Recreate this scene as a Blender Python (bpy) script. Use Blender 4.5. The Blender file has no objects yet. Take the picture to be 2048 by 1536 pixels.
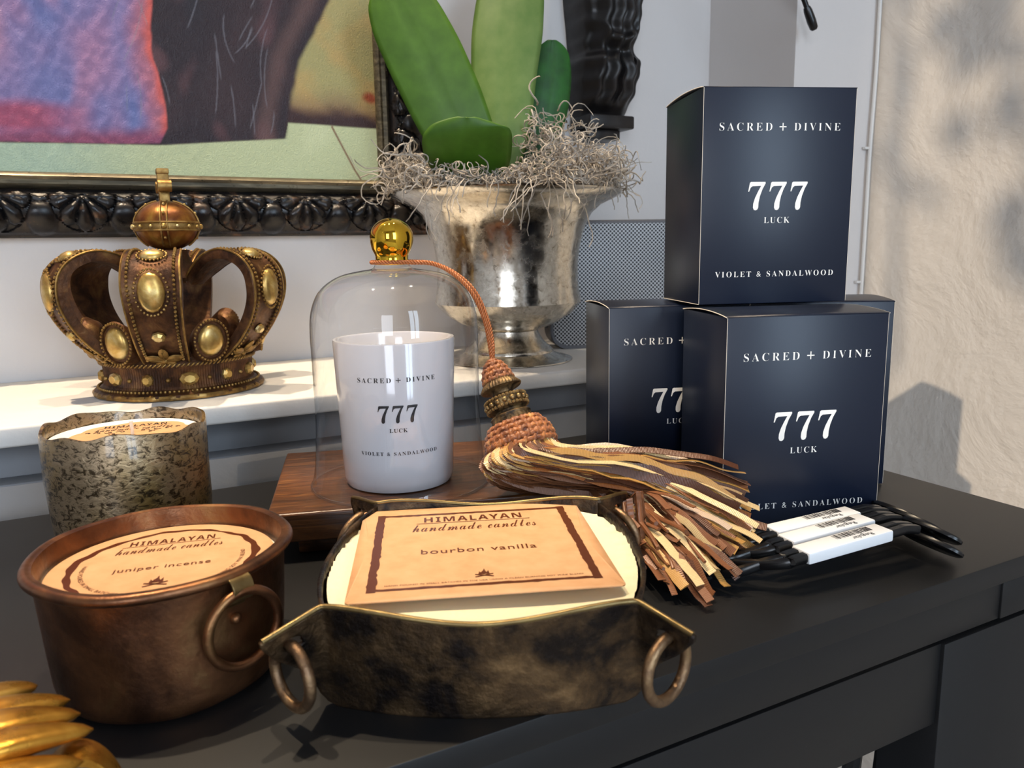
import bpy, bmesh, math, random
import numpy as np
from mathutils import Vector, Matrix
random.seed(7); RNG = np.random.default_rng(7)
SC = bpy.context.scene; COL = SC.collection
PI = math.pi; rad = math.radians

# ------------------------------------------------------------------ camera, world, lamps, exposure
def setup_camera():
    y, p, r = rad(27.3), rad(10.0), rad(1.0)
    fw = Vector((math.sin(y)*math.cos(p), math.cos(y)*math.cos(p), -math.sin(p)))
    rt = Vector((math.cos(y), -math.sin(y), 0)); up = rt.cross(fw)
    R = rt*math.cos(r) - up*math.sin(r); U = up*math.cos(r) + rt*math.sin(r)
    cd = bpy.data.cameras.new('camera'); co = bpy.data.objects.new('camera', cd); COL.objects.link(co)
    cd.sensor_width = 36.0; cd.lens = 36.0*1539/2048; cd.clip_start = .01; cd.clip_end = 30
    cd.dof.use_dof = True; cd.dof.focus_distance = .47; cd.dof.aperture_fstop = 20.0
    M = Matrix(((R.x, U.x, -fw.x, 0), (R.y, U.y, -fw.y, 0), (R.z, U.z, -fw.z, .17), (0, 0, 0, 1)))
    co.matrix_world = M
    SC.camera = co
setup_camera()
W = bpy.data.worlds.new('room_air'); SC.world = W; W.use_nodes = True
W.node_tree.nodes['Background'].inputs[0].default_value = (.80, .86, 1.0, 1)
W.node_tree.nodes['Background'].inputs[1].default_value = 1.0
def area(name, loc, target, sx, sy, power, col):
    l = bpy.data.lights.new(name, 'AREA'); l.shape = 'RECTANGLE'; l.size = sx; l.size_y = sy; l.energy = power; l.color = col
    o = bpy.data.objects.new(name, l); COL.objects.link(o); o.location = loc
    o.rotation_euler = (Vector(target)-Vector(loc)).to_track_quat('-Z', 'Y').to_euler(); return o
def spot(name, loc, target, power, col, angle=60, blend=.5, rad_=.03):
    l = bpy.data.lights.new(name, 'SPOT'); l.energy = power; l.color = col; l.spot_size = rad(angle); l.spot_blend = blend; l.shadow_soft_size = rad_
    o = bpy.data.objects.new(name, l); COL.objects.link(o); o.location = loc
    o.rotation_euler = (Vector(target)-Vector(loc)).to_track_quat('-Z', 'Y').to_euler(); return o
WARM = (1.0, .80, .56)
for _x, _w, _p in ((.38, .30, 20), (.76, .34, 24), (1.12, .26, 16)): area('window_daylight', (_x, -2.55, .80), (_x-.2, .4, .15), _w, 1.8, _p, (.64, .81, 1.0))
area('window_daylight', (-1.5, -2.55, .75), (-.2, .4, .15), .9, 1.5, 38, (.80, .88, 1.0))
spot('ceiling_spotlight', (-.26, .70, 1.75), (.05, .66, .05), 125, WARM, 34, .55, .018)
spot('ceiling_spotlight', (.16, .50, 1.75), (.20, .34, .03), 58, WARM, 44, .7, .022)
spot('ceiling_spotlight', (.62, .62, 1.75), (.34, .60, .05), 30, WARM, 30, .7, .022)
sd = bpy.data.lights.new('sun', 'SUN'); sd.energy = 1.9; sd.color = (1.0, .84, .64); sd.angle = rad(.55)
so = bpy.data.objects.new('sun', sd); COL.objects.link(so); SUN = Vector((.446, .195, -.275)); so.location = (-3.5, -1.3, 2.6)
so.rotation_euler = SUN.to_track_quat('-Z', 'Y').to_euler()
SC.view_settings.view_transform = 'Standard'; SC.view_settings.look = 'None'; SC.view_settings.gamma = 1
SC.view_settings.use_curve_mapping = False; SC.view_settings.exposure = 0.0

# ------------------------------------------------------------------ helpers
def lin(h):
    if isinstance(h, str): c = [int(h[i:i+2], 16)/255 for i in (0, 2, 4)]
    else: c = h
    return tuple(((x/12.92) if x <= .04045 else ((x+.055)/1.055)**2.4) for x in c)
class G:
    """small node graph helper"""
    def __init__(s, name):
        s.m = bpy.data.materials.new(name); s.m.use_nodes = True; s.t = s.m.node_tree; s.N = s.t.nodes; s.L = s.t.links
        s.b = s.N['Principled BSDF']; s.out = s.N['Material Output']; s.tc = s.N.new('ShaderNodeTexCoord')
    def vec(s, scale=(1, 1, 1), rot=(0, 0, 0)):
        mp = s.N.new('ShaderNodeMapping'); mp.inputs['Scale'].default_value = scale; mp.inputs['Rotation'].default_value = rot
        s.L.new(s.tc.outputs['Object'], mp.inputs['Vector']); return mp.outputs[0]
    def noise(s, scale, detail=6, rough=.55, dist=0, vs=(1, 1, 1)):
        n = s.N.new('ShaderNodeTexNoise'); n.inputs['Scale'].default_value = scale; n.inputs['Detail'].default_value = detail
        n.inputs['Roughness'].default_value = rough; n.inputs['Distortion'].default_value = dist
        s.L.new(s.vec(vs), n.inputs['Vector']); return n.outputs['Fac']
    def ramp(s, fac, stops):
        r = s.N.new('ShaderNodeValToRGB'); e = r.color_ramp.elements
        while len(e) < len(stops): e.new(.5)
        for el, (p, c) in zip(e, stops):
            el.position = p; el.color = (c, c, c, 1) if isinstance(c, (int, float)) else (*c, 1)
        s.L.new(fac, r.inputs[0]); return r.outputs[0]
    def mix(s, fac, a, b):
        m = s.N.new('ShaderNodeMix'); m.data_type = 'RGBA'
        for k, v in ((0, fac), (6, a), (7, b)):
            if hasattr(v, 'links'): s.L.new(v, m.inputs[k])
            else: m.inputs[k].default_value = v if k == 0 else (*v, 1)
        return m.outputs[2]
    def math(s, op, a, b=None):
        m = s.N.new('ShaderNodeMath'); m.operation = op
        for k, v in ((0, a), (1, b)):
            if v is None: continue
            if hasattr(v, 'links'): s.L.new(v, m.inputs[k])
            else: m.inputs[k].default_value = v
        return m.outputs[0]
    def bump(s, h, strength=.3, dist=.001):
        b = s.N.new('ShaderNodeBump'); b.inputs['Strength'].default_value = strength; b.inputs['Distance'].default_value = dist
        s.L.new(h, b.inputs['Height']); s.L.new(b.outputs[0], s.b.inputs['Normal'])
    def set(s, **k):
        for n, v in k.items():
            i = s.b.inputs[n.replace('_', ' ')]
            if hasattr(v, 'links'): s.L.new(v, i)
            elif isinstance(v, tuple): i.default_value = (*v, 1)
            else: i.default_value = v
        return s
def plain(name, col, rough=.5, metal=0., **k):
    g = G(name); g.set(Base_Color=lin(col), Roughness=rough, Metallic=metal, **k); return g

class MB:
    def __init__(s): s.v = []; s.f = []; s.a = []
    def add(s, vs, fs, M=None, a=None):
        o = len(s.v)
        if M is not None: vs = [tuple(M @ Vector(v)) for v in vs]
        s.v += [tuple(map(float, v)) for v in vs]; s.f += [tuple(i+o for i in f) for f in fs]
        s.a += list(a) if a is not None else [0.]*len(vs)
        return s
    def grid(s, P, closed_u=False, closed_v=False, M=None, a=None):
        nu = len(P); nv = len(P[0]); vs = [p for row in P for p in row]; fs = []
        for i in range(nu if closed_u else nu-1):
            for j in range(nv if closed_v else nv-1):
                i2 = (i+1) % nu; j2 = (j+1) % nv
                fs.append((i*nv+j, i2*nv+j, i2*nv+j2, i*nv+j2))
        return s.add(vs, fs, M, a)
    def lathe(s, prof, n=64, fn=None, M=None, cap0=False, cap1=False):
        P = []
        for k in range(n):
            t = 2*PI*k/n; row = []
            for r, z in prof:
                if fn: r, z = fn(r, z, t)
                row.append((r*math.cos(t), r*math.sin(t), z))
            P.append(row)
        nv = len(prof); o = len(s.v); s.grid(P, closed_u=True, M=M)
        if cap0: s.f.append(tuple(o+k*nv for k in range(n))[::-1])
        if cap1: s.f.append(tuple(o+k*nv+nv-1 for k in range(n)))
        return s
    def tube(s, pts, r, n=8, closed=False, caps=True, M=None):
        pts = [Vector(p) for p in pts]; m = len(pts); rs = r if hasattr(r, '__len__') else [r]*m
        T = []
        for i in range(m):
            d = (pts[(i+1) % m]-pts[i-1]) if closed else (pts[min(i+1, m-1)]-pts[max(i-1, 0)])
            T.append(d.normalized() if d.length > 1e-9 else Vector((0, 0, 1)))
        u = T[0].orthogonal().normalized(); P = []
        for i in range(m):
            u = (u - T[i]*u.dot(T[i])); u = u.normalized() if u.length > 1e-6 else T[i].orthogonal().normalized()
            w = T[i].cross(u)
            P.append([tuple(pts[i]+(u*math.cos(2*PI*k/n)+w*math.sin(2*PI*k/n))*rs[i]) for k in range(n)])
        o = len(s.v); s.grid(P, closed_u=closed, closed_v=True, M=M)
        if caps and not closed:
            s.f.append(tuple(o+k for k in range(n))[::-1]); s.f.append(tuple(o+(m-1)*n+k for k in range(n)))
        return s
    def ball(s, c, r, seg=10, rings=6, M=None):
        r = r if hasattr(r, '__len__') else (r, r, r); vs = [(c[0], c[1], c[2]-r[2])]; fs = []
        for i in range(1, rings):
            ph = PI*i/rings - PI/2
            for k in range(seg):
                t = 2*PI*k/seg; vs.append((c[0]+r[0]*math.cos(ph)*math.cos(t), c[1]+r[1]*math.cos(ph)*math.sin(t), c[2]+r[2]*math.sin(ph)))
        vs.append((c[0], c[1], c[2]+r[2])); L = len(vs)-1
        for k in range(seg):
            k2 = (k+1) % seg; fs.append((0, 1+k2, 1+k)); fs.append((L, 1+(rings-2)*seg+k, 1+(rings-2)*seg+k2))
            for i in range(rings-2):
                a = 1+i*seg; fs.append((a+k, a+k2, a+seg+k2, a+seg+k))
        return s.add(vs, fs, M)
    def box(s, c, d, bev=0., seg=2, M=None):
        bm = bmesh.new(); bmesh.ops.create_cube(bm, size=1.0)
        for v in bm.verts: v.co = Vector((v.co.x*d[0]+c[0], v.co.y*d[1]+c[1], v.co.z*d[2]+c[2]))
        if bev > 0: bmesh.ops.bevel(bm, geom=bm.edges[:], offset=bev, segments=seg, affect='EDGES', profile=.5)
        bm.verts.index_update(); vs = [tuple(v.co) for v in bm.verts]; fs = [tuple(v.index for v in f.verts) for f in bm.faces]; bm.free()
        return s.add(vs, fs, M)
    def prism(s, poly, z0, z1, M=None):
        n = len(poly); vs = [(x, y, z0) for x, y in poly]+[(x, y, z1) for x, y in poly]
        fs = [tuple(range(n))[::-1], tuple(range(n, 2*n))]+[(i, (i+1) % n, n+(i+1) % n, n+i) for i in range(n)]
        return s.add(vs, fs, M)
    def build(s, name, m, parent=None, smooth=True, angle=38, loc=None, rotz=0, mods=()):
        me = bpy.data.meshes.new(name); me.from_pydata(s.v, [], s.f); me.validate()
        if any(s.a) and len(s.a) == len(me.vertices):
            at = me.attributes.new('along', 'FLOAT', 'POINT'); at.data.foreach_set('value', s.a)
        bm = bmesh.new(); bm.from_mesh(me); bmesh.ops.recalc_face_normals(bm, faces=bm.faces[:]); bm.to_mesh(me); bm.free()
        if smooth:
            me.shade_smooth(); me.set_sharp_from_angle(angle=rad(angle))
        me.materials.append(m.m if isinstance(m, G) else m)
        o = bpy.data.objects.new(name, me); COL.objects.link(o)
        if parent: o.parent = parent
        if loc: o.location = loc
        if rotz: o.rotation_euler.z = rotz
        for kind, kw in mods:
            md = o.modifiers.new(kind.lower(), kind)
            for k, v in kw.items(): setattr(md, k, v)
        return o
def tag(o, label=None, cat=None, group=None, kind=None):
    for k, v in (('label', label), ('category', cat), ('group', group), ('kind', kind)):
        if v: o[k] = v
    return o
def thing(name, label, cat, loc=(0, 0, 0), rotz=0, group=None):
    o = bpy.data.objects.new(name, None); COL.objects.link(o); o.location = loc; o.rotation_euler.z = rotz
    o.empty_display_size = .02
    return tag(o, label, cat, group)
def copy_child(src, parent):
    c = src.copy(); COL.objects.link(c); c.parent = parent; return c
def catmull(pts, n=10, closed=False):
    P = [np.array(p, float) for p in pts]; m = len(P); out = []
    rng = range(m if closed else m-1)
    for i in rng:
        if closed: p0, p1, p2, p3 = P[i-1], P[i], P[(i+1) % m], P[(i+2) % m]
        else: p0, p1, p2, p3 = P[max(i-1, 0)], P[i], P[i+1], P[min(i+2, m-1)]
        for k in range(n):
            t = k/n; out.append(.5*((2*p1)+(-p0+p2)*t+(2*p0-5*p1+4*p2-p3)*t*t+(-p0+3*p1-3*p2+p3)*t**3))
    if not closed: out.append(P[-1])
    return out
def frame_z(axis, up=(0, 0, 1), loc=(0, 0, 0)):
    z = Vector(axis).normalized(); x = Vector(up).cross(z)
    x = x.normalized() if x.length > 1e-6 else z.orthogonal().normalized(); y = z.cross(x)
    return Matrix(((x.x, y.x, z.x, loc[0]), (x.y, y.y, z.y, loc[1]), (x.z, y.z, z.z, loc[2]), (0, 0, 0, 1)))
def RZ(a): return Matrix.Rotation(a, 4, 'Z')
def TR(*p): return Matrix.Translation(p)
def sstep(a, b, x): t = np.clip((x-a)/(b-a), 0, 1); return t*t*(3-2*t)

# lettering: outlines from Blender's own text object, as plain meshes
def serif(t): return ''.join(chr(0x1D400+ord(c)-65) if 'A' <= c <= 'Z' else c for c in t)
def script(t): return ''.join(chr(0x1D4EA+ord(c)-97) if 'a' <= c <= 'z' else c for c in t)
def sansb(t): return ''.join(chr(0x1D5D4+ord(c)-65) if 'A' <= c <= 'Z' else c for c in t)
_tc = {}
def text_geo(body, width, spacing=1., offset=0., height=None):
    key = (body, spacing, offset)
    if key not in _tc:
        c = bpy.data.curves.new('lettering', 'FONT'); c.body = body; c.size = 1.; c.space_character = spacing; c.offset = offset; c.resolution_u = 3
        o = bpy.data.objects.new('lettering', c); COL.objects.link(o)
        me = bpy.data.meshes.new_from_object(o.evaluated_get(bpy.context.evaluated_depsgraph_get()))
        v = np.array([p.co[:2] for p in me.vertices]); f = [tuple(p.vertices) for p in me.polygons]
        bpy.data.objects.remove(o); bpy.data.curves.remove(c); bpy.data.meshes.remove(me)
        v -= (v.max(0)+v.min(0))/2; _tc[key] = (v, f)
    v, f = _tc[key]; ext = v.max(0)-v.min(0); s = width/ext[0]
    return v*np.array([s, s if height is None else height/ext[1]]), f
SEVEN = [(0, .66), (.035, .66), (.09, .80), (.16, .85), (.48, .86), (.38, .68), (.27, .45), (.205, .24), (.20, .10), (.235, .02), (.30, 0), (.365, .03), (.40, .10), (.405, .27), (.45, .5), (.54, .75), (.65, .95), (.64, 1.0), (.10, 1.0), (.055, .97)]
def sevens(width):
    v = []; f = []
    for k in range(3):
        o = len(v); v += [(x+k*.80, y) for x, y in SEVEN]; f.append(tuple(range(o, o+len(SEVEN))))
    v = np.array(v); v -= (v.max(0)+v.min(0))/2; return v*(width/(v[:, 0].max()-v[:, 0].min())), f
def heading(w, off):
    v = []; f = []
    for t, ww, cx in (('SACRED', .432, -.284), ('DIVINE', .386, .307)):
        a, b = text_geo(serif(t), w*ww, 1.42, off); o = len(v); v += [(x+cx*w, y) for x, y in a]; f += [tuple(i+o for i in q) for q in b]
    for hx, hy in ((.029, .0042), (.0042, .029)):
        o = len(v); v += [(.020*w-hx*w, -hy*w), (.020*w+hx*w, -hy*w), (.020*w+hx*w, hy*w), (.020*w-hx*w, hy*w)]; f.append((o, o+1, o+2, o+3))
    return np.array(v), f
def put(mb, geo, fn):
    v, f = geo; mb.add([fn(x, y) for x, y in v], f)

# ------------------------------------------------------------------ materials
def m_wall(name, col, b=.25, sc=9):
    g = G(name); c = lin(col); n = g.noise(3.0, 4)
    g.set(Base_Color=g.ramp(n, [(.3, tuple(x*.94 for x in c)), (.7, c)]), Roughness=.75)
    h = g.math('ADD', g.noise(sc, 7, .6, .6), g.math('MULTIPLY', g.noise(sc*9, 3), .12)); g.bump(h, b, .02); return g
M_wall = m_wall('plaster_back', 'd5cfcb', .10)
M_wallr = m_wall('plaster_right', 'd8cfc4', .42, 8)
M_low = m_wall('wall_lower_shaded', '8c8e92', .05)  # lower wall's grey, darkened to carry the shade under the ledge
M_white = m_wall('white_paint', 'e4e0da', .04, 30)
M_black = G('black_laminate'); _n = M_black.noise(420, 2)
M_black.set(Base_Color=M_black.ramp(_n, [(.0, lin('121213')), (.76, lin('141415')), (.82, lin('302e2c'))]), Roughness=.44, Specular_IOR_Level=.38)
M_navy = G('navy_card'); M_navy.set(Base_Color=lin('0c1528'), Roughness=.36, Specular_IOR_Level=.40); M_navy.bump(M_navy.noise(260, 3), .05, .0006)
M_ink = plain('white_print', 'f2efe8', .5)
M_edge = plain('raw_card_edge', 'cfc8bc', .8)
M_kraft = G('kraft_card'); M_kraft.set(Base_Color=M_kraft.ramp(M_kraft.noise(90, 6), [(.3, lin('cd9868')), (.7, lin('daa97a'))]), Roughness=.6)
M_foil = plain('copper_foil_print', '6d3519', .32, .45)
M_wax = plain('cream_wax', 'f4ecc8', .45, Subsurface_Weight=.25); M_wax.b.inputs['Subsurface Radius'].default_value = (.006, .004, .002)
M_waxw = plain('white_wax', 'f7f1e2', .5)
def m_metal(name, cols, sc, rough=(.3, .55), metal=.9, bump=.25, dist=.0012, detail=8, vs=(1, 1, 1), dd=.4):
    g = G(name); n = g.noise(sc, detail, .62, dd, vs); k = len(cols)
    g.set(Base_Color=g.ramp(n, [(.28+.44*i/(k-1), lin(c)) for i, c in enumerate(cols)]), Roughness=g.ramp(g.noise(sc*2.3, 5), [(.3, rough[0]), (.7, rough[1])]), Metallic=metal)
    g.bump(g.noise(sc*5, 6, .6), bump, dist); return g
M_iron = m_metal('aged_bronze_sheet', ['121119', '2a221d', '604b34', '967854'], 40, (.3, .5), .8, .6, .002)
M_copper = m_metal('aged_copper', ['33221a', '5f402e', '83583a', '93724a'], 26, (.28, .5), .9, .28, .0016)
M_brass = m_metal('old_brass', ['5d4a2a', '84704a', 'a08a58'], 40, (.3, .5), .9, .2)
M_ring = m_metal('worn_ring_metal', ['3a2c22', '7a6048', 'a58762'], 90, (.3, .5), .85, .35)
M_bronze = m_metal('crown_bronze', ['1e120c', '422817', '634024', '85653a'], 60, (.38, .6), .6, .5, .001)
M_gold = m_metal('crown_gilding', ['5c4222', '8f6d38', 'b8965a'], 110, (.35, .5), .7, .3, .0006)
M_gem = m_metal('gilded_cabochon', ['94683a', 'c2a05a', 'e2ce98'], 70, (.28, .42), .75, .05, .0003)
M_leafgold = m_metal('gold_leaf', ['a56a20', 'd39a3e', 'f0c469'], 45, (.22, .38), .9, .2, .0008)
M_brightgold = plain('polished_gold', 'e8b93a', .04, 1.0)
M_silver = G('antique_silver')
_v = M_silver.ramp(M_silver.noise(150, 10, .75, .6), [(.36, lin('857a69')), (.43, lin('c9c1b3')), (.62, lin('e4ddd0'))])
M_silver.set(Base_Color=_v, Metallic=1.0, Roughness=M_silver.ramp(M_silver.noise(90, 8, .7, .5), [(.4, .30), (.6, .13)]))
M_silver.bump(M_silver.noise(26, 3, .5, 0, (.2, .2, 6)), .08, .0006)
M_merc = G('mercury_glass')
_a = M_merc.noise(210, 9, .7, .9, (1, 1, 1.6)); _b = M_merc.noise(18, 4)
M_merc.set(Base_Color=M_merc.mix(M_merc.ramp(_a, [(.42, 0.), (.52, 1.)]), lin('43341f'), M_merc.mix(M_merc.ramp(_b, [(.4, 0.), (.6, 1.)]), lin('a68f70'), lin('94763c'))), Metallic=.8, Roughness=.3, Coat_Weight=.5, Coat_Roughness=.08)
M_merc.bump(_a, .35, .001)
M_wood = G('stained_wood')
_w = M_wood.noise(24, 9, .6, 1.6, (1, 9, 9)); _k = M_wood.noise(11, 3, .5, .5, (1, 2, 2))
M_wood.set(Base_Color=M_wood.mix(M_wood.ramp(_k, [(.35, 0.), (.7, 1.)]), M_wood.ramp(_w, [(.3, lin('201108')), (.52, lin('432815')), (.72, lin('6b4422'))]), M_wood.ramp(_w, [(.3, lin('341a0b')), (.6, lin('6f421d')), (.75, lin('9a6832'))])), Roughness=.34, Coat_Weight=.2, Coat_Roughness=.25)
M_wood.bump(_w, .25, .0012)
M_frame = m_metal('ebonised_frame', ['0d0d0f', '1b1a1b', '2a2421', '6b4c36'], 45, (.22, .42), .35, .1, .0006, 7, dd=.8)
M_lip = m_metal('frame_fillet', ['3a342a', '5f5644', '8a7d63'], 60, (.25, .4), .5, .1, .0005, vs=(.4, 4, 4))
M_corb = m_metal('black_carved_wood', ['0c0b0b', '191616', '2a2422'], 30, (.3, .5), .05, .1, .001)
M_plastic = plain('black_plastic', '0b0b0d', .28)
M_sleeve = plain('white_sticker', 'eef0f2', .4)
M_inkb = plain('black_print', '17161a', .5)
M_porc = plain('white_lacquer_glass', 'd3d0d3', .12, Coat_Weight=.6, Coat_Roughness=.03)
M_wick = plain('cotton_wick', 'efe6d2', .9)
M_cable = plain('white_cable', 'cfcdca', .4)
def m_thin_glass():
    g = G('clear_glass'); N, L = g.N, g.L; N.remove(g.b)
    lw = N.new('ShaderNodeLayerWeight'); lw.inputs['Blend'].default_value = .5
    tr = N.new('ShaderNodeBsdfTransparent'); gl = N.new('ShaderNodeBsdfGlossy'); gl.inputs['Roughness'].default_value = .01
    r = g.ramp(lw.outputs['Facing'], [(.0, (.985, .985, .985)), (.70, (.948, .95, .952)), (.97, (.66, .67, .69))]); L.new(r, tr.inputs['Color'])
    fr = g.math('ADD', g.math('MULTIPLY', g.math('POWER', lw.outputs['Facing'], 5.), .9), .045)
    mx = N.new('ShaderNodeMixShader'); L.new(fr, mx.inputs[0]); L.new(tr.outputs[0], mx.inputs[1]); L.new(gl.outputs[0], mx.inputs[2]); L.new(mx.outputs[0], g.out.inputs[0]); return g
M_glass = m_thin_glass()
def m_leaf(name, c1, c2):
    g = G(name); g.set(Base_Color=g.ramp(g.noise(60, 5), [(.3, lin(c1)), (.7, lin(c2))]), Roughness=.45, Specular_IOR_Level=.35)
    g.bump(g.noise(240, 4), .06, .0004); return g
M_leaf = m_leaf('leaf_green', '34560f', '436819'); M_leafb = m_leaf('leaf_pale_green', '4d6a30', '60783f'); M_leafd = m_leaf('leaf_dark_green', '123f12', '1f5a1a')
M_moss = G('grey_moss'); M_moss.set(Base_Color=M_moss.ramp(M_moss.noise(40, 3), [(.3, lin('82786b')), (.55, lin('aaa093')), (.75, lin('cdc4b7'))]), Roughness=.85)
M_soil = plain('dark_moss_bed', '3a3128', .95)
def m_satin(name, c):
    g = G(name); at = g.N.new('ShaderNodeAttribute'); at.attribute_name = 'along'
    w = g.math('SINE', g.math('MULTIPLY', at.outputs['Fac'], 7500.)); cc = lin(c)
    g.set(Base_Color=g.mix(g.math('MULTIPLY_ADD', w, .5), tuple(x*.8 for x in cc), cc), Roughness=.34, Metallic=.05); g.bump(w, .25, .0004); return g
SAT = [m_satin('satin_'+n, c) for n, c in (('gold', 'c0904e'), ('chestnut', '5a3623'), ('champagne', 'dfc18d'), ('bronze', '845436'), ('silver_pink', 'cfb49c'), ('copper', 'a1602f'))]
M_knot = G('copper_crochet'); M_knot.set(Base_Color=M_knot.ramp(M_knot.noise(180, 4), [(.3, lin('623015')), (.6, lin('a6622e')), (.75, lin('d29a56'))]), Roughness=.45, Sheen_Weight=.15); M_knot.bump(M_knot.noise(900, 3, .6), .5, .0005)
M_cordm = plain('copper_cord', 'b0683a', .4, .15)
M_fin = m_metal('antiqued_resin', ['17120d', '3a2c1c', '7d6340', 'a98d5d'], 160, (.35, .5), .6, .4, .0006)
def m_grille():
    g = G('perforated_grille'); N, L = g.N, g.L
    v = N.new('ShaderNodeTexVoronoi'); v.inputs['Scale'].default_value = 1.; v.inputs['Randomness'].default_value = 0.; L.new(g.vec((330, 0, 330), (0, rad(45), 0)), v.inputs['Vector'])
    h = g.ramp(v.outputs['Distance'], [(.36, 0.), (.44, 1.)])
    g.set(Base_Color=g.mix(h, lin('101013'), lin('a6a4a4')), Roughness=.45, Metallic=.3); return g
M_grille = m_grille()
M_spk = plain('grey_speaker_shell', '55555a', .5)

# ------------------------------------------------------------------ room shell
YW = .825; ZF = -.80; ZC = 2.6; XP = .725; YP = .68; XR = .862; XL = -2.4; YB = -3.0
def struct(name, m, boxes, bev=0.):
    mb = MB()
    for x0, x1, y0, y1, z0, z1 in boxes: mb.box(((x0+x1)/2, (y0+y1)/2, (z0+z1)/2), (x1-x0, y1-y0, z1-z0), bev)
    return tag(mb.build(name, m), kind='structure')
M_floor = m_wall('pale_floor', 'b8b2aa', .05)
struct('floor', M_floor, [(XL-.1, XR+.1, YB-.1, YW+.1, ZF-.05, ZF)])
struct('ceiling', M_wall, [(XL-.1, XR+.1, YB-.1, YW+.1, ZC, ZC+.05)])
struct('wall_back', M_wall, [(XL-.1, XR+.1, YW, YW+.1, .045, ZC)])
struct('wall_back_lower', M_low, [(XL-.1, XP, .64, YW+.1, ZF, .042)])
struct('trim_1', M_low, [(XL-.05, XP, .618, .64, ZF, .0148)], .0015)
struct('wall_corner_pier', M_wall, [(XP, XR+.1, YP, YW+.1, ZF, ZC)])
def rough_wall():
    mb = MB(); ny, nz = 150, 150; P = []
    ys = np.linspace(YB, YP, ny); zs = np.linspace(ZF, ZC, nz)
    mb.grid([[(XR, y, z) for z in zs] for y in ys]); n0 = len(mb.v)
    mb.box((XR+.06, (YB+YP)/2, (ZF+ZC)/2), (.1, YP-YB, ZC-ZF)); return tag(mb.build('wall_right', M_wallr), kind='structure')
rough_wall()
WY0, WY1, WZ0, WZ1 = -1.15, -.752, 1.75, 2.56  # added opening, sized so the sun reaches only the right wall
struct('wall_left', M_wall, [(XL-.1, XL, YB-.1, WY0, ZF, ZC), (XL-.1, XL, WY1, YW+.1, ZF, ZC), (XL-.1, XL, WY0, WY1, ZF, WZ0), (XL-.1, XL, WY0, WY1, WZ1, ZC)])
struct('added_window_1', M_white, [(XL-.09, XL-.05, WY0, WY0+.03, WZ0, WZ1), (XL-.09, XL-.05, WY1-.012, WY1, WZ0, WZ1), (XL-.09, XL-.05, WY0, WY1, WZ0, WZ0+.03), (XL-.09, XL-.05, WY0, WY1, WZ1-.03, WZ1)])  # frame of the added sun opening, out of view
def branch():  # unseen branch added, leaves placed to cast blurred shadows on the right wall
    t = thing('shadow_branch', 'unseen leafy branch added by the high window to cast leaf shadows', 'plant', (-2.2, -.85, ZC))
    mb = MB(); mb.tube(catmull([(0, .17, 0), (0, .165, -.25), (.01, .155, -.50), (0, .14, -.70)], 6), .008, 6); mb.tube(catmull([(0, .165, -.25), (.02, .06, -.33), (0, -.06, -.38), (.01, -.16, -.48)], 6), .005, 6); mb.build('stem', M_wood, t)
    for Y, z, w, h, a in ((.590, .40, .050, .085, .9), (.565, .375, .055, .10, .35), (.545, .42, .05, .09, -.4), (.572, .285, .048, .062, .2), (.515, .30, .050, .085, .3), (.53, .36, .04, .07, -.6), (.503, .19, .050, .085, .6), (.485, .14, .055, .09, -.3), (.47, .26, .06, .10, .1), (.645, .36, .024, .13, .05), (.652, .25, .026, .11, -.1), (.618, .225, .022, .09, -.7), (.44, .21, .07, .10, .4), (.46, .40, .07, .10, .2)):
        mb = MB(); P = []
        for q in np.linspace(0, 1, 12):
            ww = w*.5*math.sin(PI*q)**.7+.0005; P.append([(.012*math.cos(q*3)+.01*abs(u), ww*u*math.cos(a)-(q-.5)*h*math.sin(a), ww*u*math.sin(a)+(q-.5)*h*math.cos(a)) for u in (-1, -.5, 0, .5, 1)])
        mb.grid(P); mb.build('leaf', M_leafd, t, loc=(0, Y-1.339+.85, z+1.889-ZC), mods=[('SOLIDIFY', dict(thickness=.001))])

struct('wall_front', M_wall, [(XL, XR, YB-.1, YB, ZF, ZC)])
branch()

# white ledge on the wall
sh = MB(); sh.box(((-1.3+XP-.002)/2, (.603+YW)/2, .0505), (XP+1.3-.004, YW-.603, .0145), .0022, 3)
tag(sh.build('wall_shelf', M_white), 'white painted ledge along the back wall carrying the crown and the silver urn', 'shelf')

# ------------------------------------------------------------------ black console table
def console():
    t = thing('console_table', 'black console table with a drawer line under everything on display', 'table', (0, 0, 0))
    mb = MB(); mb.box(((-.45+.507)/2, (.225+.582)/2, -.00625), (.957, .357, .0125), .0006, 2); mb.build('tabletop', M_black, t)
    mb = MB(); mb.box((-.0180, .236, -.0238), (.864, .018, .0205), .0005); mb.build('drawer_front', M_black, t)
    mb = MB(); mb.box((-.018, .237, -.0597), (.770, .018, .0460), .0005); mb.build('rail', M_black, t)
    mb = MB(); mb.box((.460, .245, -.0235), (.0918, .038, .0209), .0005); mb.build('corner_block', M_black, t)
    for x in (.4365, -.4075): 
        for y in (.2435, .5605):
            mb = MB(); w = .139 if x > 0 else .08
            mb.box((x, y, (-.0365+ZF)/2), (w, .035, -.0365-ZF), .0008); mb.build('leg', M_black, t)
    mb = MB(); mb.box((-.018, .560, -.045), (.70, .016, .060), .0005); mb.build('back_rail', M_black, t)
    for k, (dx, dy) in enumerate(((0, 0), (-.011, .012))):
        mb = MB(); arc = [(.378+dx-.16*(1-math.cos(a)), .262+dy, -.081-.30*math.sin(a)) for a in np.linspace(0, 1.35, 14)]
        mb.tube(arc, .0052, 8); mb.build('curved_brace', M_black, t)
console()

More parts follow.
